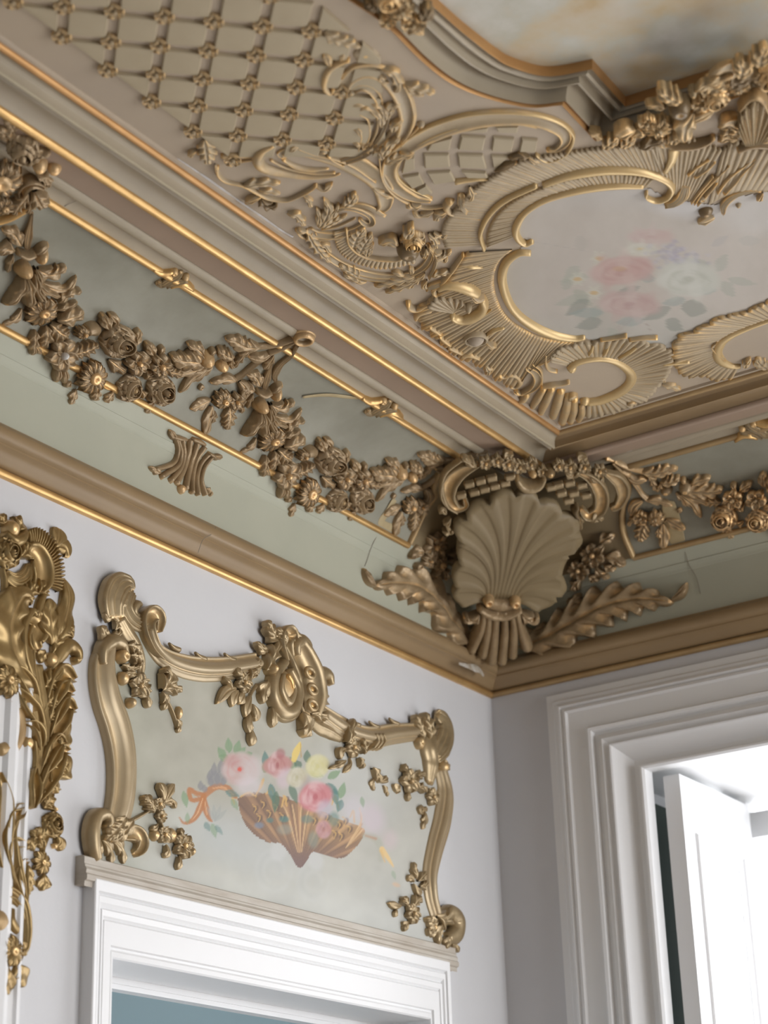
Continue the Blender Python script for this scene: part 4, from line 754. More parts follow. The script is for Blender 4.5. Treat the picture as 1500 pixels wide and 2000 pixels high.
# ================================================================ corner shell and rods
p0, p1 = np.array([.10, -.10, 3.262]), np.array([.45, -.45, 3.56])
_a = np.array([1, 1, 0])/math.sqrt(2); _b = (p1-p0)/np.linalg.norm(p1-p0); _n = np.cross(_a, _b); _n *= 1 if _n @ np.array([1, -1, -1]) > 0 else -1
SHP = Flat(p0, _a, _b, _n)
RODA = [(907, 893), (884, 900), (866, 914), (852, 932), (846, 950), (848, 968), (830, 992), (814, 1026), (797, 1061)]
RODB = [(1202, 912), (1217, 927), (1226, 943), (1226, 963), (1218, 983), (1215, 1010), (1219, 1043), (1238, 1088)]
t = empty('corner_shell', SHP.pos(SHP.px([(1000, 1080)]), np.zeros(1))[0], 'large fluted bronze scallop shell filling the cove corner, with side leaves', 'shell ornament')
for S, R, sg in ((CA, RODA, -1), (CB, RODB, 1)):
    P = cr(S.px(R), 6); o_ = np.argsort(P[:, 1]); vv = np.linspace(P[:, 1].min(), P[:, 1].max()+.02, 14); ub = np.interp(vv, P[o_, 1], P[o_, 0])
    dd = np.interp(vv, S.s, S.d)*(1 if sg > 0 else -1); G = []
    for f in np.linspace(0, 1, 9): G.append(S.pos(np.stack([ub*(1-f)+dd*f, vv], -1), np.full(len(vv), .004)))
    MB().grid(np.array(G), flip=(sg > 0)).build('backing_plate', M['shell_paint'], t)
    oo = Orn(S, t, M['gilt_dull']); oo.strip(R, 13, 9, 'round', name='bent_rod', lift=1)
o = Orn(SHP, t, M['shell_paint']); L = lambda pts, w, h=10, **k: o.leaf(pts, w, h, **k)
o.ruffle([(942, 1182), (950, 1172), (965, 1168), (985, 1168), (1002, 1170), (1012, 1182)], [(900, 1180), (880, 1152), (884, 1108), (892, 1066), (884, 1034), (892, 1004), (922, 982), (955, 963), (992, 951), (1022, 951), (1054, 964), (1108, 992), (1136, 1024), (1130, 1062), (1100, 1096), (1104, 1146), (1080, 1172), (1044, 1188)], 13, 27, scal=.08, name='fluted_shell', hin=.35, hout=.75, ridged=True, nt=14, bend=.62)
o2 = Orn(SHP, t, M['bronze']); L2 = lambda pts, w, h=10, **k: o2.leaf(pts, w, h, **k)
for q, w in (([(944, 1188), (938, 1222), (918, 1262)], 20), ([(954, 1188), (950, 1228), (940, 1272)], 20), ([(968, 1188), (964, 1232), (958, 1284)], 22), ([(984, 1188), (984, 1232), (978, 1284)], 20), ([(998, 1188), (1002, 1226), (998, 1272)], 20), ([(1008, 1190), (1016, 1224), (1028, 1258)], 20)): o2.strip(q, [w*.7, w, w*1.2], [20, 22, 26], 'round', name='flute')
o2.strip([(950, 1174), (978, 1178), (1006, 1174)], [26, 30, 26], [16, 20, 16], name='hinge'); o2.strip([(934, 1182), (955, 1192), (985, 1194), (1016, 1184)], [14, 20, 20, 14], [22, 28, 28, 22], name='collar'); o2.ball((952, 1165), 12, 34, name='volute', dim=.5); o2.ball((1004, 1168), 12, 34, name='volute', dim=.5)
L2([(936, 1192), (920, 1205), (904, 1200)], 26, 22, lobes=2); L2([(1016, 1192), (1036, 1206), (1052, 1200)], 26, 22, lobes=2)
oA = Orn(CA, t, M['bronze']); oB = Orn(CB, t, M['bronze'])
oA.leaf([(918, 1264), (876, 1222), (842, 1176), (806, 1146), (764, 1140), (726, 1146)], 96, 26, lobes=7, cut=.6, shear=.7, name='acanthus_leaf'); oA.leaf([(728, 1148), (714, 1132), (706, 1110)], 20, 16, lobes=1, name='leaf_tip'); oA.leaf([(856, 1196), (846, 1160), (844, 1136)], 36, 20, lobes=2, name='acanthus_leaf'); oA.leaf([(832, 1170), (822, 1146), (820, 1128)], 22, 16, lobes=2, name='leaf_tip')
oB.leaf([(1018, 1268), (1070, 1250), (1126, 1218), (1184, 1186), (1250, 1172), (1316, 1178)], 98, 26, lobes=8, cut=.58, shear=.7, name='acanthus_leaf'); oB.leaf([(1312, 1176), (1332, 1162), (1344, 1138)], 18, 16, lobes=1, name='leaf_tip'); oB.leaf([(1112, 1216), (1122, 1186), (1134, 1158)], 34, 20, lobes=3, name='acanthus_leaf')
oA.strip([(880, 1222), (896, 1238), (914, 1240), (926, 1224)], [10, 20, 24, 12], [14, 18, 18, 14], 'round', name='crescent'); oB.strip([(1020, 1222), (1034, 1238), (1054, 1238), (1074, 1230)], [12, 24, 22, 10], [14, 18, 18, 14], 'round', name='crescent')
for S_o, fl in ((oA, [((842, 1064), 30, 'b'), ((852, 1098), 20, 'd'), ((830, 1090), 16, 'b')]), (oB, [((1162, 1080), 26, 'b'), ((1134, 1110), 22, 'b')])):
    for c, r, kk in fl: (S_o.bloom if kk == 'b' else S_o.daisy)(c, r, 6 if kk == 'b' else 9, 22, lift=6)
for q, w in (([(822, 1076), (806, 1076), (796, 1090)], 26), ([(818, 1096), (812, 1104), (822, 1112)], 18), ([(858, 1110), (866, 1122), (864, 1130)], 26), ([(868, 1080), (888, 1076), (894, 1062)], 18), ([(846, 1108), (846, 1122), (850, 1130)], 22), ([(870, 1092), (884, 1090), (890, 1098)], 20)): oA.leaf(q, w, 18, lobes=2)
for q, w in (([(1172, 1060), (1186, 1048), (1202, 1042)], 26), ([(1182, 1086), (1204, 1088), (1222, 1104)], 32), ([(1140, 1060), (1124, 1052), (1112, 1056)], 24), ([(1136, 1130), (1126, 1142), (1124, 1154)], 26), ([(1152, 1120), (1164, 1128), (1166, 1136)], 22), ([(1166, 1102), (1176, 1118), (1192, 1128)], 22), ([(1110, 1070), (1100, 1080), (1100, 1100)], 16), ([(1182, 1100), (1196, 1108), (1204, 1108)], 20)): oB.leaf(q, w, 18, lobes=2)
o3 = Orn(SHP, t, M['bronze_light']); L3 = lambda pts, w, h=10, **k: o3.leaf(pts, w, h, **k)
o3.strip([(934, 905), (900, 918), (878, 940), (874, 968), (890, 988), (908, 984), (906, 972)], [8, 22, 34, 34, 28, 18, 8], [10, 16, 18, 18, 16, 16, 14], 'scroll', name='scroll'); o3.strip([(900, 895), (870, 920), (862, 950), (872, 984), (892, 998)], [6, 10, 12, 10, 6], 12, name='scroll_rim')
o3.strip([(1120, 918), (1152, 930), (1172, 958), (1170, 990), (1148, 1004), (1134, 992)], [8, 20, 30, 30, 24, 12], [10, 16, 18, 18, 16, 14], 'scroll', name='scroll'); o3.strip([(1180, 920), (1208, 938), (1216, 962), (1206, 984), (1192, 990)], [10, 26, 30, 22, 10], 12, 'scroll', name='scroll')
o3.strip([(1008, 930), (1018, 944), (1034, 948), (1052, 942), (1062, 930)], [10, 20, 24, 20, 10], [18, 24, 26, 24, 18], name='volute')
for cx, cy in ((916, 944), (938, 938), (960, 932), (926, 960), (946, 954), (966, 948), (986, 942), (900, 966), (1090, 946), (1112, 942), (1136, 946), (1096, 962), (1120, 962), (1144, 966), (1076, 950), (1110, 976), (996, 930)): o3.strip([(cx-9, cy+2), (cx, cy), (cx+9, cy-2)], 12, 9, 'flat', name='lattice_tile', smooth=False)
for c, r in (((948, 900), 14), ((970, 896), 14), ((992, 902), 16), ((1014, 908), 15), ((1036, 902), 14), ((1058, 916), 12), ((1090, 905), 13), ((1112, 908), 15), ((1140, 908), 14), ((1170, 916), 14)): o3.bloom(c, r, 5, 18, lift=2)
o3.ball((1072, 918), 12, 24, name='bud', mt=M['bud_brown']); o3.ball((1040, 922), 9, 18, name='bud')
for q, w in (([(1100, 915), (1116, 926), (1134, 916)], 16), ([(1150, 925), (1168, 936), (1178, 928)], 16), ([(930, 908), (912, 896), (900, 888)], 20), ([(980, 892), (990, 884), (1002, 886)], 16), ([(1128, 900), (1134, 890), (1146, 892)], 18), ([(872, 1000), (862, 990), (858, 1000)], 14), ([(880, 1008), (872, 1020), (878, 1034)], 14), ([(1150, 1016), (1164, 1006), (1178, 1010)], 20), ([(1130, 1000), (1132, 1020), (1128, 1032)], 16), ([(862, 1034), (878, 1036), (886, 1028)], 12)): L3(q, w, 16, lobes=2)
o3.strip([(1126, 984), (1122, 992), (1126, 1004)], [10, 16, 10], 20, name='bud', mt=M['bud_brown'])
# clasps on the long rods
def clasp(S, c, label, su=1):
    t = empty('rod_clasp', S.pos(S.px([c]), np.zeros(1))[0], label, 'clasp', 'scrolled clasps on the upper rods'); o = Orn(S, t, M['bronze_light']); x, y = c; f = lambda l: [(x+su*a, y+b) for a, b in l]
    o.strip(f([(-27, 6), (-18, 10), (-4, 2), (12, -6), (20, -14)]), [14, 20, 20, 18, 10], [9, 12, 12, 12, 8], 'fluted', name='scroll'); o.strip(f([(-10, 14), (4, 8), (20, 4), (32, 2)]), [8, 18, 20, 10], 11, 'fluted', name='scroll')
    o.ball(f([(6, -14)])[0], 8, 14, name='volute', dim=.4); o.ball(f([(28, -4)])[0], 8, 12, name='volute'); o.strip(f([(-36, -22), (-22, -14), (-8, -14), (4, -16)]), [9, 15, 14, 8], [12, 14, 14, 10], name='rod_end', mt=M['gilt']); o.strip(f([(-2, 14), (14, 8), (28, 8), (42, 18)]), [7, 14, 15, 9], [10, 14, 14, 12], name='rod_end', mt=M['gilt'])
clasp(CA, (334, 543), 'small scrolled clasp on the upper gilded rod, above the left flower swag')
clasp(CA, (742, 794), 'small scrolled clasp on the upper gilded rod, right of the plaster ring')
clasp(CB, (1478, 838), 'small dim scrolled clasp on the cove rod above the window', su=-1)
# ornament cluster at the left edge of the cove
t = empty('cove_crest', CA.pos(CA.px([(30, 340)]), np.zeros(1))[0], 'rose and curled leaves clustered on the cove at the left edge, above the first swag', 'plaster ornament'); o = Orn(CA, t, M['bronze']); L = lambda pts, w, h=10, **k: o.leaf(pts, w, h, **k)
o.rose((46, 276), 34, 40, lift=12); o.daisy((0, 340), 48, 12, 30, eye=.45, lift=8, name='blossom'); o.ball((78, 312), 16, 26, name='bud', lift=6); o.ball((106, 322), 15, 22, name='bud', lift=2)
L([(70, 292), (84, 286), (100, 288)], 22, 20, lobes=2, lift=6); L([(20, 268), (10, 250), (-4, 240)], 34, 20, lobes=3); L([(30, 250), (22, 236), (8, 226)], 26, 16, lobes=3); L([(50, 312), (60, 300), (80, 298)], 26, 20, lobes=2, lift=4)
o.strip([(40, 374), (44, 356), (60, 346), (78, 350), (88, 362)], [12, 20, 20, 16, 8], [18, 26, 26, 22, 14], 'hollow', name='curl'); L([(66, 366), (74, 382), (84, 396)], 40, 26, lobes=3, cut=.15); L([(90, 336), (96, 348), (92, 360)], 18, 16, lobes=2); L([(70, 328), (84, 336), (94, 350)], 22, 20, lobes=2, lift=4)
L([(54, 372), (36, 392), (24, 412)], 36, 22, lobes=4); L([(60, 376), (58, 396), (50, 410)], 26, 20, lobes=3); o.daisy((8, 398), 24, 9, 20, eye=.3, lift=4, name='blossom'); o.strip([(-12, 433), (20, 422), (52, 404), (84, 384)], 15, 12, name='bent_rod', mt=M['gilt'], lift=2)

# old repairs and smears of size on the cove
M['smear'] = mat('dried_size_smear', (.46, .37, .21), .6, noise=.8, nscale=14, col2=(.36, .28, .15)); M['filler'] = mat('white_filler', (.50, .47, .42), .8, noise=1.0, nscale=40, col2=(.30, .24, .16))
def stain(S, pts, w, label, m):
    p = [tuple(q) for q in pts]; c = p[len(p)//2]; o = Orn(S, None, M[m], w0=.0008); mb = MB(); o.strip(p, w, .8, 'flat', mb=mb); q = mb.build('paint_stain', M[m], None); tag(q, label, 'stain', 'old stains and repairs on the cove')
stain(CB, [(1305, 980), (1312, 1012), (1318, 1040), (1326, 1062)], [26, 34, 38, 30], 'yellowish smear on the grey cove panel above the window wall cornice', 'smear')
stain(CA, [(770, 976), (756, 1000), (744, 1022), (770, 1040)], [14, 16, 22, 30], 'pale yellow smear on the small cove panel left of the corner shell', 'smear')
stain(CA, [(592, 775), (640, 771), (690, 776), (722, 778)], [6, 9, 9, 5], 'thin yellow streak on the cove between the plaster ring and right clasp', 'smear')
stain(CB, [(1212, 874), (1226, 880), (1242, 884)], [3, 14, 10], 'white flake of bare plaster on the band above the corner shell', 'filler')
CRN = Flat((.058, 0, 0), (0, 1, 0), (0, 0, 1), (1, 0, 0))
stain(CRN, [(896, 1296), (916, 1302), (934, 1308), (944, 1320)], [5, 9, 16, 6], 'white filler patch on the tan cornice at the room corner', 'filler')

def crack(S, pts, w, label, m='crack'):
    o = Orn(S, None, M[m], w0=.0009); mb = MB(); o.strip(pts, w, .4, 'flat', mb=mb); q = mb.build('crack', M[m], None); tag(q, label, 'crack', 'hairline cracks in the plaster')
M['crack'] = mat('crack_dirt', (.21, .18, .14), .9)
crack(CA, [(206, 357), (176, 372), (166, 384), (126, 402)], 1.0, 'hairline crack across the grey band near the left end of the upper rod')
crack(CA, [(738, 1042), (726, 1066), (718, 1090), (712, 1106)], .9, 'hairline crack running down the green frieze left of the corner acanthus leaf')
crack(CB, [(1338, 1078), (1346, 1104), (1360, 1128), (1368, 1160)], .9, 'hairline crack in the shaded green frieze above the window')
crack(CRN, [(421, 1030), (412, 1044), (396, 1054), (386, 1080)], 1.0, 'hairline crack across the tan cornice above the gilt overdoor')
CEI = Flat((0, 0, ZC), (1, 0, 0), (0, 1, 0), (0, 0, -1)); M['filler_strip'] = mat('pale_filler_strip', (.56, .54, .53), .8, noise=.9, nscale=30, col2=(.44, .38, .31))
stain(CEI, [(344, 309), (400, 346), (470, 396), (540, 444), (572, 462)], [6, 9, 9, 10, 4], 'long pale filler strip on the ceiling beside the copper toned bead', 'filler_strip')
# ================================================================ overdoor with painted panel
M['od'] = mat('overdoor_gilt_frame', (.43, .335, .205), .36, .32, noise=.6, nscale=7, col2=(.34, .255, .15), gold=(.80, .55, .26), glo=.515, ghi=.60, gmetal=.6)
M['od_carve'] = mat('overdoor_gilt_carving', (.40, .30, .17), .34, .45, noise=.7, nscale=20, col2=(.25, .185, .10), gold=(.85, .58, .28), glo=.515, ghi=.60, gmetal=.7)
M['ledge'] = mat('worn_grey_ledge_paint', (.50, .46, .40), .5, noise=.8, nscale=5, col2=(.40, .345, .28), bump=.15, streak=(2, 2, 12))
OD = Flat((.013, 0, 0), (0, 1, 0), (0, 0, 1), (1, 0, 0))
LDG = Flat((.031, 0, 0), (0, 1, 0), (0, 0, 1), (1, 0, 0))
(ly0, lz0), (ly1, _z) = LDG.px([(169.6, 1729)])[0], LDG.px([(897, 1898)])[0]
lz1 = LDG.px([(171, 1690)])[0, 1]
OVD = empty('overdoor_panel', (.0, (ly0+ly1)/2, lz0), 'carved gilt overdoor above the white door casing, painted with a shell vase of roses', 'overdoor')
pf = [(-.002, lz0+.004), (.024, lz0+.004), (.0245, lz0), (.025, lz0+.010), (.030, lz0+.012), (.031, lz0+.014), (.031, lz1-.016), (.028, lz1-.013), (.029, lz1-.006), (.027, lz1-.002), (.025, lz1), (.025, lz1+.004), (.023, lz1+.006), (.023, lz1+.019), (.018, lz1+.022), (-.002, lz1+.022)]
G = np.array([[(d, y, z) for d, z in pf] for y in (ly0, ly1)])
mb = MB().grid(G); n = len(pf); V = G.reshape(-1, 3); mb.add(V, [tuple(range(n)), tuple(range(2*n-1, n-1, -1))]); mb.build('ledge', M['ledge'], OVD, sharp=25, normals=True)
# board (painted) -------------------------------------------------------------------
BOARD = [(172, 1684), (178, 1640), (205, 1612), (224, 1570), (232, 1520), (228, 1460), (215, 1400), (204, 1345), (202, 1300), (216, 1262), (240, 1240), (252, 1215), (275, 1240), (300, 1268), (335, 1290), (385, 1300), (441, 1300), (498, 1290), (520, 1270), (560, 1262), (600, 1290), (622, 1350), (640, 1392), (676, 1418), (727, 1428), (800, 1420), (850, 1430), (860, 1490), (870, 1540), (866, 1600), (852, 1660), (842, 1710), (844, 1760), (862, 1800), (876, 1830), (892, 1864)]
BB = OD.px(BOARD)
def poly_in(P, x, y):
    r = np.zeros(x.shape, bool); j = len(P)-1
    for i in range(len(P)):
        c = ((P[i, 1] > y) != (P[j, 1] > y)) & (x < (P[j, 0]-P[i, 0])*(y-P[i, 1])/(P[j, 1]-P[i, 1]+1e-12)+P[i, 0]); r ^= c; j = i
    return r
def proj(V):
    v = (V-CAM) @ ROT.T; return 750+FPX*v[:, 0]/v[:, 2], 1000-FPX*v[:, 1]/v[:, 2]
class Canvas:
    """colours for the pigment on a painted panel, laid down brush mark by brush mark; X, Y run over the canvas"""
    def __init__(s, X, Y, base): s.X, s.Y = X, Y; s.C = np.tile(np.array(base, float), (len(X), 1)); s.r = np.random.RandomState(3); 
    def put(s, a, col): a = np.clip(a, 0, 1)[:, None]; s.C = s.C*(1-a)+np.array(col)*a
    def blob(s, cx, cy, rx, ry, col, al=1.0, rot=0, soft=.35, p=2.0):
        c, n = math.cos(math.radians(rot)), math.sin(math.radians(rot)); dx, dy = s.X-cx, s.Y-cy
        d = (np.abs((dx*c+dy*n)/rx)**p+np.abs((-dx*n+dy*c)/ry)**p)**(1/p); s.put(al*np.clip((1-d)/soft+.5, 0, 1), col)
    def line(s, pts, w, col, al=1.0, soft=.5):
        P = cr(pts, 6) if len(pts) > 2 else np.array(pts, float); W = np.linspace(0, 1, len(P)); best = np.full(len(s.X), 1e9)
        ws = np.interp(W, np.linspace(0, 1, len(w)), w) if hasattr(w, '__len__') else np.full(len(P), w)
        for i in range(len(P)-1):
            a, b = P[i], P[i+1]; d = b-a; L2 = d @ d+1e-9; t = np.clip(((s.X-a[0])*d[0]+(s.Y-a[1])*d[1])/L2, 0, 1)
            best = np.minimum(best, np.hypot(s.X-a[0]-t*d[0], s.Y-a[1]-t*d[1])-(ws[i]+(ws[i+1]-ws[i])*t)/2)
        s.put(al*np.clip(.5-best/(soft*2), 0, 1), col)
    def leaf(s, x, y, L, w, rot, col, al=.8, vein=None):
        c, n = math.cos(math.radians(rot)), math.sin(math.radians(rot)); u = ((s.X-x)*c+(s.Y-y)*n)/L; v = (-(s.X-x)*n+(s.Y-y)*c)
        hw = w/2*np.sin(math.pi*np.clip(u, 0, 1)**.8); s.put(al*np.clip((hw-np.abs(v))/1.6+.5, 0, 1)*((u > 0) & (u < 1)), col)
        if vein: s.line([(x, y), (x+c*L*.9, y+n*L*.9)], 1.2, vein, .5)
    def rose(s, cx, cy, rx, ry, dark, mid, light, al=.9, rot=0):
        s.blob(cx, cy, rx, ry, mid, al, rot, .25); r = s.r
        for k in range(7):
            a = k*51+20; s.blob(cx+rx*.62*math.cos(math.radians(a)), cy+ry*.62*math.sin(math.radians(a)), rx*.42, ry*.42, light if k % 2 else mid, al*.6, a, .5)
        for q, (f, cc) in enumerate(((.86, light), (.72, dark), (.60, light), (.46, dark), (.34, mid), (.22, dark))):
            for a0 in (30+q*83, 170+q*117):
                aa = np.radians(np.linspace(a0, a0+95, 7)); ox, oy = r.normal()*rx*.09, r.normal()*ry*.09; s.line([(cx+ox+rx*f*math.cos(t_)*(1+.12*math.sin(3*t_+q)), cy+oy+ry*f*math.sin(t_)) for t_ in aa], [.5, max(1.4, rx*.13), .5], cc, al*.42, 2.0)
        s.blob(cx, cy, rx*.18, ry*.18, dark, al*.8, 0, .6)
    def noise(s, sc, amp, seed=1):
        r = np.random.RandomState(seed); n = np.zeros(len(s.X))
        for k in range(26):
            f = sc*2**r.uniform(0, 3.2); a = r.uniform(0, 6.28); n += np.sin((s.X*math.cos(a)+s.Y*math.sin(a))*f+r.uniform(0, 6.28)+1.5*np.sin((s.X*math.sin(a)-s.Y*math.cos(a))*f*.6))/ (1+f/sc*.5)
        return n/4*amp
def painted(name, S, poly_px, step, fn, w, parent, rough=.6):
    uv = S.px(poly_px); x0, y0 = uv.min(0); x1, y1 = uv.max(0); nx, ny = int((x1-x0)/step)+1, int((y1-y0)/step)+1
    gx, gy = np.meshgrid(np.linspace(x0, x1, nx), np.linspace(y0, y1, ny), indexing='ij'); U = np.stack([gx.ravel(), gy.ravel()], -1)
    V = S.pos(U, np.full(len(U), w)); X, Y = proj(V)
    cx_, cy_ = (gx[:-1, :-1]+gx[1:, 1:])/2, (gy[:-1, :-1]+gy[1:, 1:])/2; ins = poly_in(uv, cx_.ravel(), cy_.ravel())
    I = np.arange(nx*ny).reshape(nx, ny); a, b, c, d = I[:-1, :-1].ravel()[ins], I[1:, :-1].ravel()[ins], I[1:, 1:].ravel()[ins], I[:-1, 1:].ravel()[ins]
    if np.cross(S.pos(np.array([[1, 0]]), np.zeros(1))[0]-S.pos(np.array([[0, 0]]), np.zeros(1))[0], S.pos(np.array([[0, 1]]), np.zeros(1))[0]-S.pos(np.array([[0, 0]]), np.zeros(1))[0]) @ S.n < 0: F = np.stack([a, d, c, b], -1)
    else: F = np.stack([a, b, c, d], -1)
    used = np.unique(F); rm = -np.ones(nx*ny, int); rm[used] = np.arange(len(used)); F = rm[F]; V = V[used]; X, Y = X[used], Y[used]
    C = fn(X, Y); me = bpy.data.meshes.new(name); loc = np.array(parent.location); me.from_pydata((V-loc).tolist(), [], F.tolist()); me.update()
    ca = me.color_attributes.new('pigment', 'FLOAT_COLOR', 'POINT'); ca.data.foreach_set('color', np.concatenate([C, np.ones((len(C), 1))], 1).astype(np.float32).ravel())
    m = bpy.data.materials.new(name+'_pigment'); m.use_nodes = True; nt = m.node_tree; b_ = nt.nodes['Principled BSDF']; b_.inputs['Roughness'].default_value = rough
    at = nt.nodes.new('ShaderNodeAttribute'); at.attribute_name = 'pigment'; nt.links.new(at.outputs['Color'], b_.inputs['Base Color'])
    me.materials.append(m); o = bpy.data.objects.new(name, me); COL.objects.link(o); o.parent = parent; return o
GRN, DGRN, TEAL, PINK, DPINK, LPINK, GOLDP, ORG, BRN, LAV, GREY = (.22, .34, .19), (.12, .20, .14), (.11, .23, .21), (.52, .27, .25), (.38, .11, .12), (.60, .48, .46), (.66, .42, .16), (.48, .20, .075), (.30, .17, .11), (.50, .44, .52), (.26, .26, .27)
def paint_overdoor(X, Y):
    c = Canvas(X, Y, (.455, .44, .365)); r = c.r
    c.put(np.clip((X-430)/420, 0, 1)*.55, (.56, .56, .53)); c.put(np.clip((Y-(1540+.24*(X-200)))/120, 0, 1)*.6, (.56, .57, .54)); c.put(np.clip((330-X)/90, 0, 1)*.45, (.38, .39, .30)); c.put(np.clip((1350-Y+.15*(X-300))/60, 0, 1)*.3, (.37, .38, .31))
    n = c.noise(.010, .06, 4)+c.noise(.05, .022, 9); c.C = np.clip(c.C+n[:, None]*np.array([1, 1, .9]), 0, 1)
    c.blob(680, 1550, 90, 80, (.60, .61, .59), .5, 0, 1.0); c.blob(480, 1640, 120, 50, (.53, .58, .60), .5, 15, 1.0)
    c.blob(560, 1600, 130, 90, (.50, .47, .42), .35, 10, .9)
    # scrolling pedestal
    for cx, cy, rr in ((535, 1700, 34), (612, 1722, 30)):
        for k in range(4): c.line([(cx+(rr-7*k)*math.cos(a), cy+(rr-7*k)*math.sin(a)*1.2) for a in np.linspace(k, k+4.5, 14)], [3, 10, 5], (.60, .61, .59) if k % 2 == 0 else (.47, .49, .47), .22, 4)
    c.blob(545, 1660, 16, 22, (.58, .58, .56), .7, 20, .5); c.blob(616, 1680, 15, 20, (.58, .58, .56), .7, -20, .5)
    # shell-shaped vase
    vase = [(464, 1560), (470, 1590), (485, 1618), (508, 1638), (530, 1646), (548, 1648), (566, 1668), (578, 1690), (590, 1694), (600, 1680), (612, 1664), (640, 1672), (668, 1676), (690, 1660), (706, 1640), (712, 1620), (690, 1610), (660, 1600), (620, 1580), (560, 1560), (520, 1550), (490, 1548)]
    P = np.array(vase, float); ins = poly_in(cr(np.vstack([P, P[:1]]), 6), X, Y); c.put(ins*.95, (.27, .165, .10))
    hub = np.array([584, 1700]); ang = np.degrees(np.arctan2(X-hub[0], hub[1]-Y)); dist = np.hypot(X-hub[0], Y-hub[1])
    rib = .5+.5*np.cos(ang*.55); c.put(ins*np.clip(rib*1.4-.5, 0, 1)*.65*np.clip((dist-30)/60, 0, 1), (.62, .38, .20)); c.put(ins*np.clip((np.cos(ang*1.1+2)-.55)*2, 0, 1)*.55, (.17, .11, .09)); c.put(ins*np.clip((Y-(1615+.18*(X-480)))/50, 0, 1)*.7, (.20, .135, .135)); c.put(ins*np.clip((540-X)/60, 0, 1)*.45, (.19, .12, .10)); c.put(ins*np.clip((X-560)/90, 0, 1)*np.clip((1650-Y)/40, 0, 1)*.4, (.70, .46, .22))
    for (x, y) in ((500, 1580), (516, 1572), (528, 1590), (541, 1578), (508, 1598), (560, 1562), (553, 1596), (616, 1604), (632, 1612), (640, 1596), (664, 1612), (676, 1604), (684, 1620), (656, 1630), (668, 1634)):
        c.blob(x, y, 5, 7, (.16, .11, .09), .8, 20, .4); c.line([(x-7, y-8), (x, y-2), (x-4, y+8)], [2, 3, 1], GOLDP, .75)
    for k in range(7): a = -14+k*5; c.line([(585+a*.25, 1664), (580+a*1.1, 1600), (578+a*1.8, 1572)], [2, 3.5, 2], (.70, .48, .27) if k % 2 == 0 else (.34, .20, .13), .75)
    for k in range(6): c.line([(676, 1655), (695+k*2, 1640-k*7), (712-k*2, 1628-k*10)], [1.5, 3.5, 2], (.74, .52, .30) if k % 2 else (.50, .30, .15), .7)
    for q in ([(462, 1560), (452, 1550), (458, 1570)], [(470, 1556), (486, 1548), (500, 1556)], [(500, 1552), (510, 1536), (514, 1522), (506, 1540)], [(520, 1550), (530, 1540), (534, 1550)], [(550, 1576), (556, 1556), (560, 1574)], [(586, 1560), (592, 1548), (598, 1562)], [(648, 1572), (654, 1556), (662, 1580)], [(684, 1596), (690, 1584), (692, 1606)]): c.line(q, [3, 5, 3], GOLDP, .85)
    # left horn leaves
    c.line([(460, 1556), (445, 1540), (425, 1536), (408, 1545), (395, 1560)], [8, 12, 13, 14, 10], ORG, .85, 1); c.line([(456, 1552), (436, 1538), (415, 1540)], [2, 4, 2], (.74, .42, .22), .7)
    for q, w in (([(398, 1552), (384, 1550), (370, 1542), (374, 1562), (394, 1560)], 9), ([(398, 1556), (390, 1580), (378, 1600), (360, 1608), (350, 1596)], [10, 14, 10, 5, 2]), ([(398, 1556), (402, 1580), (408, 1598), (414, 1604)], [8, 14, 8, 3])): c.line(q, w, ORG, .9, 1)
    c.line([(396, 1560), (386, 1588), (374, 1602)], [1.5, 2.5, 1], (.76, .46, .25), .8); c.line([(400, 1565), (404, 1590)], [1.5, 2], (.76, .46, .25), .8)
    c.leaf(358, 1545, 34, 13, 78, GRN, .75); c.leaf(366, 1608, 22, 10, 270, GRN, .6); c.leaf(400, 1606, 20, 12, 60, TEAL, .6); c.leaf(414, 1608, 30, 13, 75, GRN, .6); c.leaf(420, 1612, 24, 10, 50, TEAL, .55)
    for a in (200, 225, 250, 275): c.leaf(420, 1604, 34, 9, a+40, (.36, .38, .36), .5)
    for (x, y, h) in ((392, 1530, 20), (400, 1534, 16), (408, 1512, 26), (418, 1502, 28), (428, 1496, 30), (438, 1500, 28), (412, 1522, 20), (424, 1518, 24), (436, 1520, 20)): c.leaf(x, y+14, h, 12, 265+((x*7) % 20), GREY, .75)
    c.blob(424, 1520, 20, 14, GREY, .7, -10, .5); c.leaf(440, 1545, 30, 14, 20, TEAL, .7); c.leaf(452, 1560, 26, 12, 60, GRN, .6)
    # blossoms
    for (x, y, L_, a) in ((448, 1470, 30, 265), (460, 1474, 30, 285), (440, 1480, 26, 235), (462, 1480, 28, 310), (448, 1484, 24, 200), (476, 1480, 20, 330)): c.leaf(x, y, L_, 15, a, GRN, .75, (.20, .34, .22))
    c.rose(470, 1502, 36, 32, (.58, .22, .20), (.56, .41, .38), (.62, .52, .50), .85); c.blob(455, 1486, 16, 12, PINK, .5, 0, .8); c.blob(494, 1504, 20, 26, (.62, .58, .57), .6, 10, .7); c.blob(486, 1536, 26, 16, (.66, .60, .62), .6, 0, .7); c.blob(468, 1503, 4, 4, (.70, .12, .08), .9)
    for (x, y, L_, a, q) in ((520, 1500, 34, 265, TEAL), (516, 1510, 30, 285, GRN), (528, 1530, 40, 80, TEAL), (540, 1545, 44, 95, DGRN), (566, 1530, 44, 70, DGRN), (576, 1505, 30, 250, GRN), (600, 1490, 26, 270, DGRN), (588, 1500, 20, 230, DGRN), (640, 1520, 30, 330, GRN), (636, 1530, 36, 40, TEAL), (652, 1540, 34, 80, TEAL), (664, 1560, 34, 285, GRN), (668, 1562, 26, 110, TEAL), (604, 1506, 30, 20, GRN)): c.leaf(x, y, L_, 15, a, q, .8)
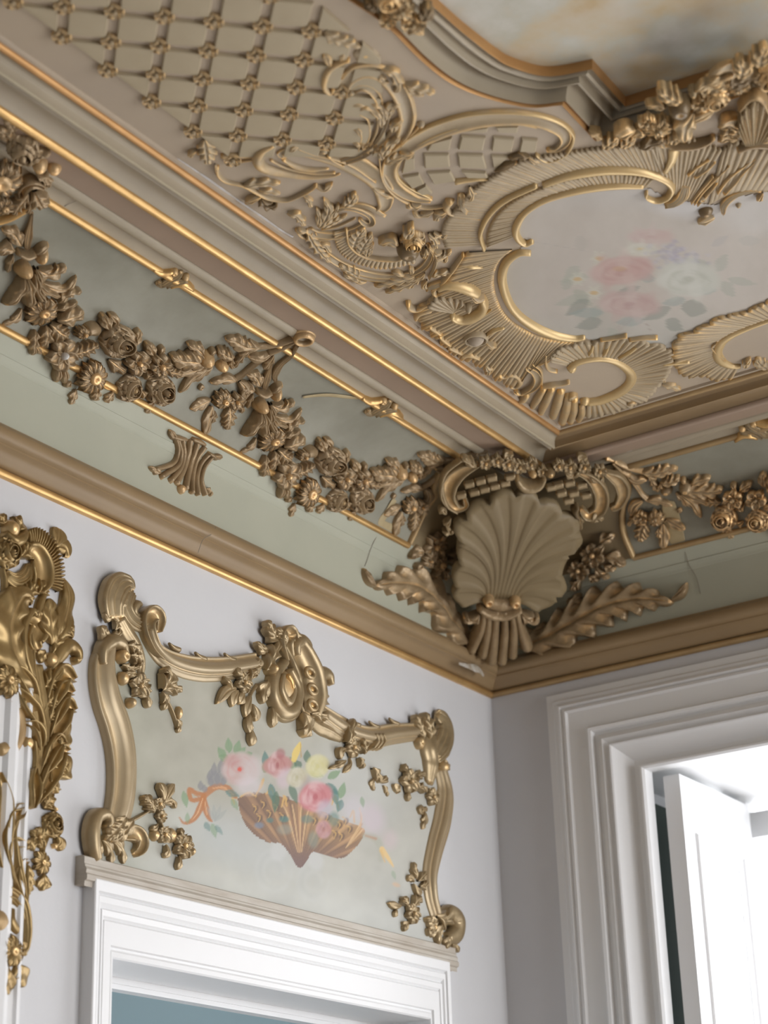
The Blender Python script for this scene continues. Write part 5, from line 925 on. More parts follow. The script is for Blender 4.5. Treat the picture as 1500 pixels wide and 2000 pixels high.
    c.rose(542, 1494, 18, 30, DPINK, PINK, (.70, .50, .50), .92, 80); c.blob(556, 1520, 14, 20, (.62, .50, .54), .7, 20, .6); c.blob(548, 1472, 9, 10, DPINK, .6, 0, .6)
    c.line([(574, 1484), (578, 1470), (584, 1458), (586, 1450)], [10, 14, 10, 3], (.80, .60, .18), .9); c.line([(587, 1452), (588, 1478)], [1.5, 3], (.50, .30, .08), .7); c.rose(580, 1518, 17, 22, (.46, .42, .24), (.56, .52, .38), (.66, .63, .52), .8, 60)
    c.rose(620, 1496, 21, 24, (.60, .55, .22), (.66, .61, .32), (.72, .69, .46), .7, 60); c.blob(596, 1540, 10, 22, (.40, .30, .28), .5, 10, .7)
    c.rose(616, 1556, 26, 34, (.46, .12, .14), (.58, .24, .25), (.72, .50, .50), .95, 70); c.blob(634, 1580, 14, 18, LAV, .6, 20, .6); c.rose(632, 1620, 15, 18, (.40, .16, .18), (.52, .28, .28), (.58, .38, .40), .6)
    for (x, y, rx_, ry_, cc, a) in ((555, 1600, 10, 6, TEAL, .8), (527, 1602, 7, 5, TEAL, .7), (506, 1612, 9, 6, (.22, .27, .34), .7), (600, 1600, 12, 8, TEAL, .6), (652, 1600, 10, 14, TEAL, .6), (612, 1640, 10, 16, (.26, .33, .28), .5), (556, 1620, 14, 10, (.33, .36, .30), .5)): c.blob(x, y, rx_, ry_, cc, a, 0, .6)
    # fading right side
    c.blob(690, 1580, 20, 26, (.62, .57, .62), .5, 10, .9); c.blob(728, 1600, 22, 30, (.64, .52, .60), .5, -15, .9); c.blob(762, 1640, 14, 18, (.66, .52, .55), .45, 0, .9); c.leaf(706, 1556, 22, 9, 80, GRN, .6)
    c.line([(712, 1632), (730, 1636), (742, 1652), (744, 1680)], [10, 14, 14, 8], (.42, .42, .34), .55, 3); c.line([(714, 1632), (734, 1638)], [3, 5], ORG, .6, 2); c.line([(746, 1658), (758, 1676), (768, 1692)], [10, 8, 3], (.80, .56, .24), .85, 1); c.line([(744, 1662), (752, 1684)], [6, 2], (.72, .48, .20), .8, 1)
    c.leaf(766, 1700, 20, 8, 70, GRN, .4); c.blob(774, 1728, 8, 4, (.70, .46, .28), .6, 20, .6)
    g_ = c.C.mean(1, keepdims=True); return np.clip((g_+(c.C-g_)*1.0)*.90, 0, 1)
painted('painted_canvas', OD, BOARD, .003, paint_overdoor, 0, OVD)
# board edge
B3 = OD.pos(BB, np.zeros(len(BB))); B0 = B3.copy(); B0[:, 0] = 0; mb = MB().grid(np.array([np.vstack([B3, B3[:1]]), np.vstack([B0, B0[:1]])])); mb.build('board_edge', M['od'], OVD, smooth=False, normals=True)
o = Orn(OD, OVD, M['od'], hs=.62); oc = Orn(OD, OVD, M['od_carve'], hs=.62); L = lambda pts, w, h=10, **k: oc.leaf(pts, w*.82, h, **{**dict(cut=.55), **k}); T = lambda pts, w, h, kind='fluted', **k: oc.strip(pts, w, h, kind, **k)
PRF = 'frame'
_old = prof
def prof(kind):
    if kind == 'frame': return np.array([(-1, -1.0), (-1, .12), (-.92, .30), (-.84, .34), (-.78, .22), (-.60, .30), (-.35, .70), (-.10, .95), (.10, 1.0), (.28, .92), (.42, .66), (.48, .50), (.55, .56), (.62, .54), (.68, .36), (.80, .26), (.92, .22), (1, .10), (1, -.3)])
    return _old(kind)
o.strip([(214, 1262), (205, 1290), (204, 1325), (212, 1368), (228, 1415), (238, 1462), (241, 1510), (238, 1558), (228, 1604), (218, 1622)], [40, 62, 72, 78, 80, 78, 74, 70, 64, 50], [22, 30, 34, 34, 34, 34, 34, 32, 28, 20], 'frame', name='left_moulding')
o.strip([(500, 1296), (441, 1306), (388, 1307), (345, 1298), (314, 1282), (294, 1258), (286, 1232)], [46, 48, 50, 52, 50, 44, 34], [32, 34, 34, 34, 34, 32, 28], 'frame', name='top_moulding')
o.strip([(806, 1430), (764, 1434), (727, 1440), (694, 1434), (664, 1420), (630, 1396)], [38, 42, 44, 44, 48, 40], [30, 32, 32, 32, 30, 26], 'frame', name='top_moulding')
o.strip([(850, 1786), (840, 1748), (838, 1706), (848, 1656), (862, 1602), (868, 1550), (860, 1504)], [40, 46, 48, 52, 56, 56, 44], [24, 30, 30, 30, 32, 32, 24], 'frame', name='right_moulding')
# left head finial
T([(222, 1206), (218, 1176), (228, 1150), (246, 1142), (254, 1154)], [56, 66, 66, 54, 24], [26, 36, 40, 34, 20]); T([(254, 1156), (244, 1180), (252, 1204), (272, 1220), (288, 1226)], [30, 44, 44, 36, 20], [18, 24, 24, 22, 16]); T([(262, 1206), (258, 1192), (264, 1180), (270, 1184)], [14, 20, 20, 14], [16, 22, 24, 20], 'round')
T([(304, 1234), (304, 1210), (292, 1200), (280, 1212), (282, 1238), (296, 1268), (318, 1288)], [18, 32, 36, 34, 30, 24, 14], [20, 30, 34, 34, 34, 30, 20], 'hollow'); T([(232, 1210), (246, 1236), (262, 1262), (272, 1292), (274, 1326)], [40, 44, 38, 30, 14], [24, 26, 26, 24, 14], 'ridge')
L([(212, 1246), (200, 1238), (196, 1222)], 40, 20, lobes=2); L([(214, 1204), (206, 1206), (202, 1196)], 24, 16, lobes=2); L([(222, 1232), (226, 1216), (218, 1206)], 30, 16, lobes=2); L([(212, 1244), (228, 1240), (232, 1226)], 26, 16, lobes=2); T([(196, 1300), (196, 1270), (214, 1254), (232, 1262), (238, 1280)], [18, 26, 34, 30, 16], [26, 34, 40, 38, 30], 'round'); oc.ball((233, 1284), 15, 44, name='volute', dim=.4)
L([(238, 1262), (256, 1272), (262, 1290)], 40, 30, lobes=3, lift=8); L([(244, 1282), (262, 1290), (266, 1304)], 34, 28, lobes=3, lift=8); L([(232, 1300), (250, 1308), (266, 1304)], 26, 22, lobes=3, lift=4)
T([(272, 1300), (274, 1330), (290, 1352)], [10, 10, 8], 16, 'round'); oc.bloom((264, 1342), 26, 5, 26, lift=14); oc.ball((250, 1374), 11, 24, name='bud', lift=8); L([(276, 1356), (280, 1370), (286, 1384)], 26, 20, lobes=1, lift=8); oc.ball((236, 1326), 14, 22, name='bud', lift=6); L([(260, 1322), (248, 1318), (236, 1318)], 22, 20, lobes=2, lift=8)
L([(306, 1352), (318, 1326), (308, 1308)], 56, 30, lobes=3, lift=14); L([(308, 1350), (324, 1344), (348, 1350)], 40, 24, lobes=3, lift=8); L([(310, 1352), (316, 1368), (314, 1388)], 30, 18, lobes=2, lift=6); T([(318, 1362), (332, 1388), (344, 1424)], [8, 8, 6], 14, 'round'); oc.ball((346, 1393), 9, 16, sy=1.5, name='bud', lift=4); L([(338, 1404), (344, 1416), (344, 1432)], 26, 14, lobes=2, lift=4)
# crest
T([(560, 1250), (576, 1282), (590, 1318), (598, 1356), (598, 1396)], [60, 76, 86, 88, 60], [30, 44, 50, 46, 30], 'scroll', name='crest_body')
for c in ((585, 1319), (590, 1351), (590, 1382)): oc.ring(c, 13, 9, 8, name='opening_rim', lift=40, sy=.7); oc.ball(c, 9, 6, sy=.6, name='opening', lift=36, mt=M['gilt'])
T([(548, 1296), (528, 1322), (526, 1362), (546, 1392), (566, 1386), (572, 1348), (556, 1310)], [22, 30, 32, 34, 34, 30, 20], [34, 38, 38, 36, 38, 38, 34], 'round', name='boss_rim'); oc.ball((546, 1346), 36, 40, sy=1.05, name='oval_boss', lift=6); T([(534, 1322), (532, 1352), (546, 1376), (556, 1352), (548, 1334)], [10, 16, 18, 14, 6], 12, 'round', lift=36); T([(540, 1324), (548, 1336), (550, 1350)], [10, 14, 8], [12, 12, 10], 'round', mt=M['gilt'], lift=40)
L([(540, 1258), (526, 1240), (516, 1212)], 46, 26, lobes=3); L([(548, 1262), (540, 1246), (528, 1232)], 40, 30, lobes=2, lift=8); T([(556, 1290), (546, 1262), (548, 1244), (560, 1240), (566, 1254)], [26, 34, 38, 34, 18], [30, 38, 40, 38, 30], 'hollow'); T([(572, 1282), (570, 1264), (580, 1254), (592, 1266), (592, 1282)], [18, 28, 34, 30, 18], [30, 38, 40, 36, 26], 'round')
L([(520, 1274), (506, 1268), (496, 1254)], 28, 20, lobes=2); L([(512, 1312), (524, 1282), (536, 1256)], 46, 34, lobes=3, lift=4); L([(500, 1308), (492, 1300), (496, 1290)], 30, 26, lobes=2, lift=8); oc.ball((520, 1310), 12, 44, name='bud', lift=4)
L([(606, 1304), (616, 1300), (622, 1294)], 26, 16, lobes=1); T([(618, 1362), (616, 1336), (626, 1316), (640, 1320), (644, 1338)], [18, 28, 32, 26, 14], [16, 22, 24, 22, 18], 'round'); L([(612, 1396), (620, 1374), (632, 1352)], 60, 24, lobes=3); L([(600, 1396), (618, 1400), (634, 1404)], 30, 26, lobes=2, lift=6)
L([(580, 1392), (588, 1416), (586, 1440)], 54, 32, lobes=2, cut=.2, lift=6); L([(516, 1330), (506, 1356), (508, 1376)], 40, 26, lobes=2, lift=4); L([(524, 1382), (526, 1402), (528, 1422)], 32, 22, lobes=1, lift=4); T([(530, 1392), (550, 1404), (568, 1402), (580, 1392)], [10, 16, 16, 10], [16, 20, 20, 16], 'round'); T([(604, 1410), (618, 1420), (640, 1430), (664, 1444)], [20, 30, 28, 14], [20, 24, 22, 14], 'ridge')
oc.bloom((467, 1336), 22, 5, 26, lift=14); L([(478, 1330), (484, 1318), (492, 1318)], 30, 22, lobes=2, lift=12); L([(458, 1326), (450, 1316), (448, 1306)], 22, 22, lobes=1, lift=20); L([(444, 1348), (432, 1330), (428, 1322)], 14, 24, lobes=1, lift=8)
for q in ([(456, 1346), (436, 1352), (418, 1376)], [(460, 1350), (450, 1362), (448, 1382)], [(470, 1352), (466, 1362), (462, 1376)], [(484, 1360), (476, 1382), (474, 1402)], [(486, 1376), (494, 1396), (494, 1410)], [(482, 1396), (480, 1418), (486, 1436)], [(484, 1424), (486, 1442), (486, 1458)]): L(q, 28, 16, lobes=1, cut=.12, lift=6)
T([(500, 1338), (486, 1360), (482, 1400), (486, 1440)], [8, 8, 6, 5], 12, 'round')
for x, y in ((383, 1282), (440, 1284), (332, 1264)): T([(x+16, y+6), (x+5, y+1), (x-3, y-8)], [12, 12, 4], [14, 12, 6], 'round', name='thorn')
for x, y in ((723, 1416), (762, 1410), (686, 1412)): T([(x+14, y+5), (x+4, y), (x-3, y-7)], [10, 10, 4], [12, 10, 6], 'round', name='thorn')
# right head
L([(822, 1446), (812, 1420), (806, 1396)], 36, 26, lobes=3); L([(830, 1446), (824, 1418), (822, 1392)], 40, 32, lobes=3, lift=4); L([(838, 1440), (834, 1418), (832, 1402)], 28, 28, lobes=2); T([(852, 1396), (862, 1408), (866, 1434), (856, 1462), (846, 1480)], [26, 44, 50, 50, 30], [20, 30, 34, 36, 28], 'fluted'); T([(840, 1440), (834, 1460), (838, 1490), (836, 1530)], [44, 58, 50, 26], [26, 36, 34, 20], 'ridge'); L([(858, 1480), (862, 1494), (872, 1502)], 30, 24, lobes=2); oc.ball((814, 1452), 13, 30, name='volute', dim=.4); oc.ball((860, 1500), 14, 30, name='bud')
L([(668, 1454), (672, 1430), (680, 1406)], 36, 34, lobes=2, lift=8); oc.bloom((680, 1462), 20, 5, 26, lift=12); L([(702, 1476), (700, 1456), (696, 1446)], 34, 26, lobes=3, lift=8); L([(668, 1464), (658, 1470), (660, 1484)], 26, 20, lobes=1, lift=6); L([(672, 1486), (654, 1496), (640, 1502)], 18, 14, lobes=2, lift=4); L([(680, 1480), (680, 1494), (668, 1510)], 18, 14, lobes=1); L([(694, 1480), (700, 1492), (704, 1502)], 24, 18, lobes=2, lift=6)
for dx in (0, 7, 14): T([(718+dx, 1436), (724+dx, 1450), (718+dx, 1464)], [10, 14, 8], [36, 36, 28], 'round')
L([(722, 1500), (730, 1512), (740, 1528)], 34, 18, lobes=2, lift=4); L([(738, 1528), (746, 1524), (752, 1520)], 22, 16, lobes=1, lift=4); L([(726, 1520), (724, 1534), (730, 1544)], 20, 12, lobes=2); L([(746, 1534), (752, 1544), (756, 1556)], 18, 10, lobes=2)
oc.bloom((792, 1528), 26, 5, 26, lift=12); L([(788, 1512), (784, 1502), (786, 1496)], 24, 18, lobes=2, lift=6); L([(774, 1534), (770, 1540), (776, 1544)], 26, 16, lobes=2, lift=4); L([(792, 1544), (792, 1556), (794, 1566)], 20, 14, lobes=1, lift=4); L([(806, 1520), (816, 1514), (824, 1514)], 24, 18, lobes=2, lift=6); L([(808, 1540), (816, 1540), (826, 1546)], 26, 20, lobes=2, lift=8); oc.bloom((838, 1558), 18, 5, 22, lift=8); L([(820, 1572), (818, 1582), (832, 1580)], 22, 14, lobes=2); L([(826, 1584), (826, 1600), (822, 1620)], 26, 14, lobes=2)
# left foot
T([(186, 1680), (178, 1656), (176, 1622), (184, 1596), (200, 1592), (207, 1606), (200, 1618)], [26, 34, 36, 34, 30, 24, 14], [26, 34, 36, 36, 36, 34, 30], 'round'); L([(236, 1594), (222, 1618), (196, 1642)], 56, 34, lobes=4, lift=4); L([(250, 1600), (234, 1624), (206, 1646)], 40, 30, lobes=3, lift=8); L([(194, 1642), (208, 1660), (214, 1688)], 36, 18, lobes=2, lift=4); L([(212, 1642), (230, 1658), (238, 1688)], 36, 18, lobes=2, lift=4); T([(238, 1632), (258, 1628), (270, 1642), (266, 1660), (258, 1668)], [18, 34, 38, 30, 16], [8, 16, 24, 28, 26], 'hollow'); L([(190, 1640), (184, 1662), (176, 1680)], 36, 24, lobes=2)
T([(250, 1606), (272, 1594), (292, 1582)], [8, 8, 6], 14, 'round'); L([(294, 1590), (284, 1572), (272, 1556)], 40, 24, lobes=3, lift=6); L([(312, 1568), (310, 1548), (304, 1530)], 34, 18, lobes=1, lift=8); L([(314, 1570), (322, 1550), (334, 1532)], 28, 18, lobes=1, lift=8); L([(314, 1570), (328, 1566), (338, 1580)], 24, 16, lobes=2, lift=8)
T([(302, 1568), (308, 1600), (316, 1628)], [8, 8, 6], 16, 'round'); oc.bloom((304, 1572), 14, 4, 20, lift=10); oc.bloom((308, 1596), 13, 4, 20, lift=10); L([(300, 1580), (292, 1576), (290, 1564)], 22, 18, lobes=2, lift=6); oc.bloom((314, 1632), 19, 4, 22, lift=10); oc.ball((298, 1632), 12, 20, name='bud', lift=4); oc.ball((330, 1632), 15, 20, name='bud', lift=4); L([(318, 1650), (320, 1664), (316, 1676)], 24, 16, lobes=1, lift=6); oc.bloom((350, 1654), 26, 5, 28, lift=12); oc.ball((368, 1664), 9, 20, name='bud', lift=8); L([(344, 1672), (344, 1684), (342, 1700)], 22, 16, lobes=1, lift=6); L([(350, 1640), (348, 1628), (350, 1618)], 20, 16, lobes=1, lift=6); L([(302, 1610), (296, 1618), (290, 1622)], 18, 16, lobes=1, lift=6)
# right foot
L([(846, 1790), (862, 1796), (880, 1780)], 50, 26, lobes=3, lift=4); T([(862, 1800), (874, 1784), (888, 1798), (886, 1824), (868, 1834)], [20, 36, 44, 40, 24], [24, 32, 34, 32, 26], 'round'); L([(856, 1806), (848, 1824), (852, 1846)], 30, 22, lobes=2, lift=4); L([(868, 1826), (866, 1842), (868, 1854)], 30, 20, lobes=2, lift=4); L([(878, 1826), (884, 1844), (894, 1860)], 26, 16, lobes=2); L([(848, 1800), (836, 1802), (826, 1794)], 30, 20, lobes=3, lift=4); L([(846, 1812), (834, 1822), (832, 1812)], 28, 18, lobes=2, lift=4); oc.ball((842, 1812), 10, 22, name='bud')
L([(808, 1718), (804, 1700), (804, 1684)], 24, 16, lobes=2, lift=4); L([(812, 1722), (822, 1710), (828, 1706)], 24, 16, lobes=2, lift=4); L([(804, 1724), (798, 1716), (792, 1718)], 20, 14, lobes=1, lift=4); L([(816, 1732), (824, 1730), (830, 1722)], 24, 14, lobes=2, lift=4); L([(802, 1726), (810, 1740), (820, 1744)], 24, 14, lobes=1, lift=4); T([(816, 1746), (812, 1762), (800, 1780)], [8, 8, 6], 14, 'round')
oc.bloom((798, 1786), 20, 5, 26, lift=10); L([(800, 1772), (808, 1760), (818, 1758)], 30, 18, lobes=2, lift=6); L([(788, 1772), (784, 1760), (782, 1752)], 30, 18, lobes=2, lift=6); L([(780, 1770), (768, 1770), (754, 1764)], 22, 14, lobes=1, lift=4); L([(770, 1776), (768, 1784), (768, 1792)], 16, 12, lobes=1, lift=4); L([(792, 1800), (786, 1810), (786, 1820)], 24, 14, lobes=2, lift=4)
# ================================================================ carved mirror frame at the left edge
M['mirror_gilt'] = mat('antique_bronze_gilding', (.34, .235, .10), .33, .55, noise=.7, nscale=18, col2=(.20, .125, .045), gold=(.90, .62, .30), glo=.51, ghi=.60, gmetal=.7)
t = empty('carved_frame', WALL.pos(WALL.px([(60, 1450)]), np.zeros(1))[0], 'tall antique gilt carved frame of scrolls, leaves and blossoms at the left edge', 'carved frame'); o = Orn(WALL, t, M['mirror_gilt'], w0=.0, hs=.6)
L = lambda pts, w, h=10, **k: o.leaf(pts, w, h, **{**dict(cut=.3), **k}); T = lambda pts, w, h, kind='fluted', **k: o.strip(pts, w, h, kind, **{**dict(name='scroll'), **k})
o.ruffle([(52, 1066), (68, 1068), (80, 1085), (87, 1115), (89, 1148)], [(42, 1040), (62, 1034), (92, 1054), (109, 1092), (114, 1125), (108, 1158)], 24, 40, scal=.04, name='ribbed_arc', hin=.7); T([(46, 1082), (60, 1080), (72, 1100), (76, 1130), (68, 1154)], [24, 50, 60, 54, 30], [26, 36, 38, 36, 28], 'scroll')
o.ball((14, 1036), 20, 40, name='bud', lift=6); L([(26, 1040), (30, 1026), (24, 1014)], 40, 30, lobes=2); L([(4, 1030), (-2, 1018), (-6, 1006)], 34, 26, lobes=2); T([(8, 1124), (26, 1136), (44, 1128), (52, 1106)], [24, 34, 34, 18], [26, 34, 34, 26]); o.rose((8, 1082), 34, 44, lift=10); L([(30, 1090), (40, 1078), (44, 1060)], 36, 34, lobes=2, lift=6); T([(2, 1042), (20, 1060), (36, 1052), (42, 1040)], [20, 30, 30, 18], [30, 44, 44, 30], 'round')
L([(104, 1070), (110, 1050), (112, 1032)], 44, 16, lobes=1, cut=.1); L([(106, 1068), (122, 1070), (132, 1090)], 36, 14, lobes=1, cut=.1); T([(104, 1064), (104, 1085), (108, 1100)], [8, 10, 10], 12, 'round'); T([(0, 1110), (6, 1140), (4, 1180)], [10, 16, 12], 20, 'round')
L([(40, 1170), (56, 1150), (62, 1140)], 40, 34, lobes=3); L([(70, 1160), (80, 1150), (86, 1150)], 40, 26, lobes=2); T([(84, 1156), (74, 1180), (66, 1205)], [12, 20, 14], 24, 'round')
L([(60, 1345), (18, 1280), (10, 1220), (34, 1170), (58, 1178)], 110, 44, lobes=5, cut=.15); T([(64, 1350), (38, 1290), (34, 1230), (52, 1196), (58, 1206)], [14, 20, 24, 26, 16], [30, 40, 44, 44, 36], 'round'); T([(50, 1210), (66, 1210), (74, 1228), (64, 1252), (72, 1270)], [20, 44, 50, 40, 24], [14, 24, 24, 22, 16], 'scroll'); T([(60, 1300), (52, 1270), (50, 1235)], [16, 40, 30], 20, 'scroll')
L([(96, 1262), (90, 1210), (94, 1170)], 56, 30, lobes=3); L([(100, 1262), (118, 1216), (126, 1170), (120, 1130)], 50, 30, lobes=2); L([(98, 1262), (118, 1232), (140, 1236)], 54, 30, lobes=3); L([(96, 1280), (116, 1256), (130, 1250)], 40, 26, lobes=3); T([(98, 1312), (110, 1282), (126, 1262), (142, 1270), (146, 1288), (138, 1292)], [20, 32, 40, 34, 26, 16], [20, 28, 34, 34, 34, 30], 'round'); T([(78, 1322), (96, 1322), (110, 1308), (108, 1290)], [20, 34, 30, 16], [20, 28, 28, 20]); o.ball((96, 1290), 16, 26, name='bud', lift=4); L([(84, 1270), (76, 1284), (80, 1296)], 24, 20, lobes=2)
for q, w in (([(60, 1568), (80, 1490), (72, 1400), (56, 1335), (40, 1290)], 58), ([(72, 1540), (84, 1440), (80, 1370), (70, 1300)], 50)): T(q, [w*.4, w*.8, w*.9, w*.8, w*.5], [18, 26, 28, 28, 22], 'fluted', name='stem')
for q, w in (([(82, 1400), (98, 1350), (116, 1316), (140, 1330)], 64), ([(88, 1430), (102, 1384), (116, 1346), (136, 1356)], 58), ([(90, 1455), (106, 1412), (122, 1378), (140, 1390)], 58), ([(72, 1520), (90, 1478), (104, 1448), (120, 1456)], 58), ([(62, 1575), (88, 1516), (112, 1468), (128, 1470)], 56), ([(78, 1440), (60, 1400), (44, 1378), (24, 1346)], 50), ([(74, 1470), (68, 1440), (56, 1420), (42, 1414)], 34), ([(70, 1390), (50, 1350), (30, 1320), (10, 1304)], 52), ([(66, 1500), (58, 1520), (58, 1580)], 40)): T(q, [w*.15, w*.55, w*.8, w*.62, w*.2], [16, 34, 42, 40, 26], 'hollow', name='leaf_blade')
L([(78, 1345), (88, 1335), (98, 1338)], 50, 30, lobes=3, lift=6); L([(80, 1380), (92, 1372), (100, 1380)], 44, 30, lobes=3, lift=6); L([(84, 1410), (92, 1400), (98, 1398)], 30, 28, lobes=2, lift=6)
o.daisy((2, 1332), 34, 10, 34, eye=.3, lift=22, name='blossom'); T([(14, 1372), (34, 1398), (36, 1432), (22, 1458), (-4, 1466)], [20, 30, 32, 34, 24], 22, 'round', mt=M['gilt_dull']); o.ball((50, 1452), 16, 26, name='bud'); L([(30, 1385), (38, 1378), (34, 1368)], 26, 30, lobes=2)
L([(112, 1470), (124, 1430), (122, 1400)], 40, 22, lobes=2); L([(106, 1520), (124, 1500), (122, 1474)], 44, 24, lobes=2); o.bloom((112, 1498), 20, 5, 24, lift=6); o.bloom((116, 1438), 15, 5, 20, lift=4); L([(90, 1540), (100, 1530), (98, 1548)], 44, 24, lobes=2); L([(80, 1580), (90, 1568), (100, 1572)], 50, 26, lobes=3); o.bloom((86, 1558), 18, 5, 24, lift=4)
o.rose((98, 1612), 28, 34, lift=8); L([(104, 1632), (110, 1646), (106, 1656)], 36, 22, lobes=1); o.bloom((70, 1636), 22, 5, 24, lift=6); L([(56, 1640), (52, 1650), (52, 1660)], 24, 20, lobes=2); T([(90, 1635), (82, 1655), (80, 1670)], [12, 16, 10], 18, 'ridge'); o.daisy((76, 1686), 26, 8, 22, eye=.25, lift=8, name='blossom', wd=.8); L([(82, 1706), (82, 1722), (86, 1738)], 40, 20, lobes=2); L([(62, 1664), (60, 1650), (66, 1640)], 24, 20, lobes=1); L([(52, 1690), (52, 1720), (50, 1750)], 34, 18, lobes=4)
for q, w in (([(47, 1766), (20, 1700), (10, 1630), (30, 1580), (46, 1576)], 40), ([(46, 1766), (20, 1690), (20, 1650), (50, 1652)], 40), ([(47, 1766), (34, 1720), (38, 1690), (50, 1682)], 36), ([(8, 1720), (-2, 1640), (2, 1560), (-6, 1510)], 60), ([(12, 1640), (16, 1600), (34, 1590), (44, 1578)], 30)): T(q, [w*.2, w*.7, w*.9, w*.7, w*.2], [16, 28, 34, 30, 18], 'hollow', name='leaf_blade')
T([(0, 1730), (24, 1740), (44, 1764), (52, 1810), (50, 1850), (44, 1858)], [20, 28, 26, 26, 22, 14], [20, 24, 26, 26, 24, 18], 'ridge'); T([(0, 1755), (20, 1755), (36, 1776), (44, 1800)], [20, 24, 18, 8], [24, 26, 22, 14], 'ridge'); o.ball((-6, 1800), 26, 34, name='boss', mt=M['gilt_dull']); T([(22, 1776), (18, 1800), (30, 1820), (38, 1836)], [14, 24, 24, 12], [14, 24, 22, 14], 'round')
o.daisy((16, 1860), 34, 9, 30, eye=.32, lift=12, name='blossom'); L([(24, 1880), (32, 1905), (28, 1924)], 54, 24, lobes=2, cut=.1); L([(6, 1884), (4, 1912), (-4, 1940)], 56, 26, lobes=2, cut=.1); L([(38, 1838), (44, 1850), (42, 1868)], 24, 16, lobes=2)
# white wall moulding behind the carved frame
(my0, _), (my1, _2) = WALL.px([(14, 1960)])[0], WALL.px([(34, 1960)])[0]
mz = WALL.px([(34, 1420)])[0, 1]
mp = [(my1+.002, -.002), (my1, .006), (my1-.006, .012), (my1-.014, .012), (my1-.018, .006), (my1-.03, .004), (my1-.036, .010), (my1-.05, .016), (my1-.064, .012), (my1-.07, .002), (my1-.12, .002), (my1-.12, -.002)]
G = np.array([[(w, y, z) for y, w in mp] for z in (.3, mz+.1)]); ob = MB().grid(G).build('trim_33', M['white'], sharp=30, normals=False); tag(ob, kind='structure')
# ================================================================ window: shutter leaf, reveal and sash
PY = Flat((0, .045, 0), (1, 0, 0), (0, 0, 1), (0, -1, 0))
(sx0, sz), (sx1, _q) = PY.px([(1295, 1517)])[0], PY.px([(1326, 1509)])[0]
st = empty('window_shutter', ((sx0+sx1)/2, .25, .6), 'white panelled shutter leaf folded back in the window reveal', 'shutter')
mb = MB().box(sx0, sx1, .045, .47, .6, sz); mb.build('leaf', M['white'], st, smooth=False)
mb = MB()
for z0_, z1_ in ((.75, 1.5), (1.6, sz-.14)):
    G = np.zeros((5, 4, 3))
    for i, (g, h) in enumerate(((0, 0), (.004, .006), (.014, .006), (.022, .001), (.05, .001))):
        for j, (y, z) in enumerate(((.11+g, z0_+g), (.41-g, z0_+g), (.41-g, z1_-g), (.11+g, z1_-g))): G[i, j] = (sx1+.0005+h, y, z)
    mb.grid(G, closed=True, flip=True)
mb.build('panel_moulding', M['white'], st, smooth=False)
sf = MB(); y0_ = RY+.02
for x in (WX0-.02, (WX0+WX1)/2-.03, WX1-.06): sf.box(x, x+.07, y0_, y0_+.05, .55, WZ)
for z in (.55, 1.74, WZ-.10): sf.box(WX0-.02, WX1+.02, y0_, y0_+.05, z, z+.07)
for x in (WX0+.30, WX1-.36): sf.box(x, x+.025, y0_+.01, y0_+.04, .6, WZ-.05)
ob = sf.build('window_1', M['white'], smooth=False); tag(ob, kind='structure')
gm = bpy.data.materials.new('window_glass'); gm.use_nodes = True; gb = gm.node_tree.nodes['Principled BSDF']; gb.inputs['Transmission Weight'].default_value = 1; gb.inputs['Roughness'].default_value = 0; gb.inputs['IOR'].default_value = 1.02
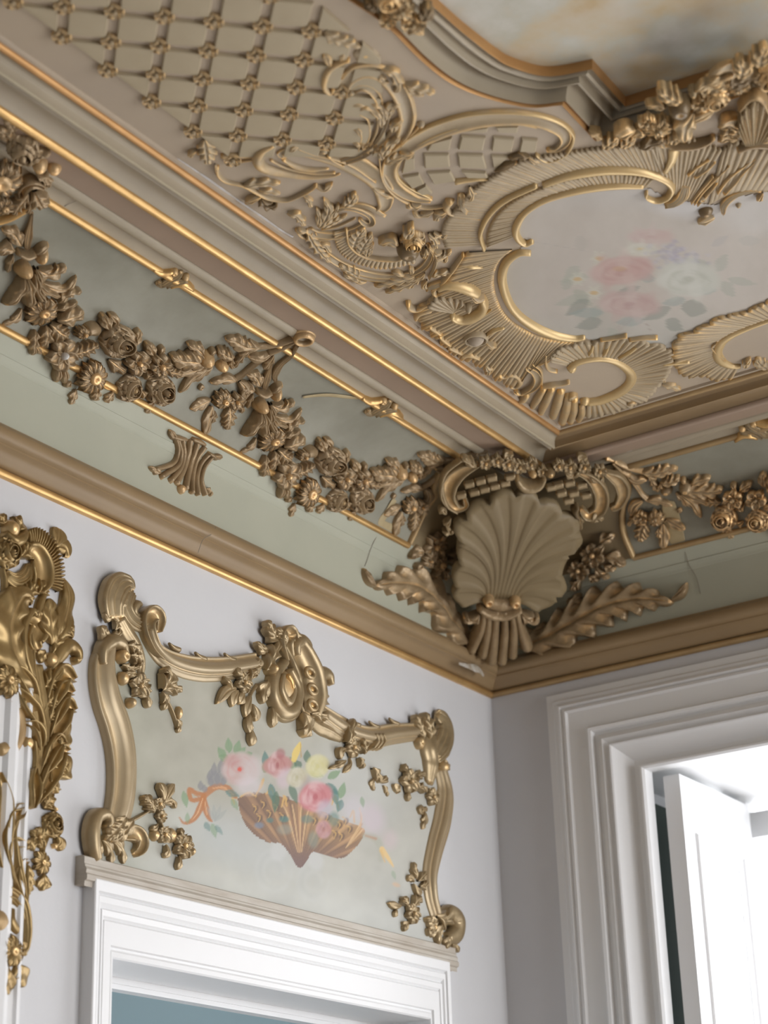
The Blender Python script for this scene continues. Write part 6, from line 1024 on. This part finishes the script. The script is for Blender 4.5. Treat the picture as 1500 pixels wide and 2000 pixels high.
# ================================================================ faded roses painted inside the medallion
MP = [(1036, 470), (1012, 462), (1004, 440), (1024, 410), (1066, 383), (1132, 366), (1198, 358), (1262, 364), (1300, 384), (1340, 392), (1400, 400), (1440, 384), (1500, 372), (1600, 370), (1640, 480), (1600, 570), (1530, 580), (1470, 605), (1440, 615), (1380, 640), (1330, 660), (1306, 680), (1250, 670), (1180, 668), (1142, 660), (1084, 657), (1040, 640), (1000, 600), (978, 560), (976, 530), (990, 502), (1014, 486)]
def paint_roses(X, Y):
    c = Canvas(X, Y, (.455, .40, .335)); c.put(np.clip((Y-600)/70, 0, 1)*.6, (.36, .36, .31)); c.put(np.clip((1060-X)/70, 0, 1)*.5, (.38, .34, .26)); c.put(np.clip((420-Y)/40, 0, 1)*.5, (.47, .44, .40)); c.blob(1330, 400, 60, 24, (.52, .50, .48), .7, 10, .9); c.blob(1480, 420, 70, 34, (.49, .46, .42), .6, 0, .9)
    n = c.noise(.012, .03, 2)+c.noise(.06, .014, 5); c.C = np.clip(c.C+n[:, None], 0, 1)
    g, dg, tg = (.33, .34, .27), (.20, .225, .18), (.26, .31, .28)
    for x, y, L_, w, a, q in ((1140, 490, 34, 26, 250, (.40, .36, .30)), (1130, 520, 44, 26, 130, g), (1150, 540, 60, 22, 170, (.37, .37, .29)), (1160, 510, 50, 22, 20, (.38, .38, .30)), (1110, 545, 24, 22, 110, g), (1120, 566, 50, 22, 40, (.32, .33, .25)), (1150, 578, 70, 20, 165, g), (1150, 585, 56, 24, 145, dg), (1170, 595, 34, 22, 110, g), (1180, 610, 70, 20, 178, tg), (1176, 626, 54, 24, 165, dg), (1190, 640, 40, 20, 60, g), (1260, 625, 60, 20, 175, tg), (1310, 600, 60, 22, 155, dg), (1340, 585, 50, 18, 170, tg), (1330, 598, 54, 34, 10, dg), (1300, 625, 40, 26, 30, dg), (1250, 560, 60, 18, 160, dg), (1280, 545, 40, 20, 190, tg), (1400, 530, 40, 24, 300, g), (1420, 545, 60, 16, 10, g), (1410, 550, 40, 24, 50, g), (1390, 520, 70, 20, 190, g), (1390, 480, 40, 16, 330, (.38, .35, .32)), (1400, 566, 50, 16, 175, tg), (1440, 470, 50, 20, 0, (.41, .38, .33))): c.leaf(x, y, L_, w, a, q, .55)
    c.rose(1272, 462, 46, 15, (.43, .29, .25), (.47, .34, .29), (.49, .38, .34), .65); c.rose(1252, 488, 34, 13, (.44, .41, .30), (.50, .47, .38), (.54, .52, .44), .7); c.blob(1250, 486, 6, 3, (.52, .40, .18), .8)
    r = np.random.RandomState(8)
    for k in range(90): x, y = 1318+r.normal()*26, 500+r.normal()*12; c.blob(x, y, 5, 3.4, ((.36, .32, .36), (.43, .40, .43), (.31, .29, .34))[k % 3], .5, 0, .6)
    for x, y in ((1170, 505), (1128, 545), (1160, 572)):
        for a in range(0, 360, 60): c.leaf(x, y, 18, 9, a, (.50, .48, .38), .6)
        c.blob(x, y, 8, 4, (.50, .33, .13), .85)
    c.rose(1215, 528, 62, 27, (.38, .20, .165), (.46, .28, .24), (.50, .36, .31), .75, -8); c.rose(1345, 545, 62, 32, (.36, .35, .27), (.47, .465, .39), (.53, .52, .45), .85, 4); c.rose(1230, 594, 60, 25, (.38, .23, .20), (.45, .31, .27), (.50, .385, .34), .75, 4)
    c.blob(1210, 525, 14, 5, (.48, .30, .16), .6)
    for q in ([(1232, 625), (1215, 640), (1208, 648)], [(1222, 626), (1206, 640)], [(1262, 632), (1272, 648)], [(1262, 632), (1270, 644)]): c.line(q, [3, 2], (.33, .26, .22), .35)
    c.line([(1040, 472), (1110, 484), (1150, 492)], 1.0, (.36, .32, .28), .5)
    g_ = c.C.mean(1, keepdims=True); return np.clip((g_+(c.C-g_)*.88)*.93, 0, 1)
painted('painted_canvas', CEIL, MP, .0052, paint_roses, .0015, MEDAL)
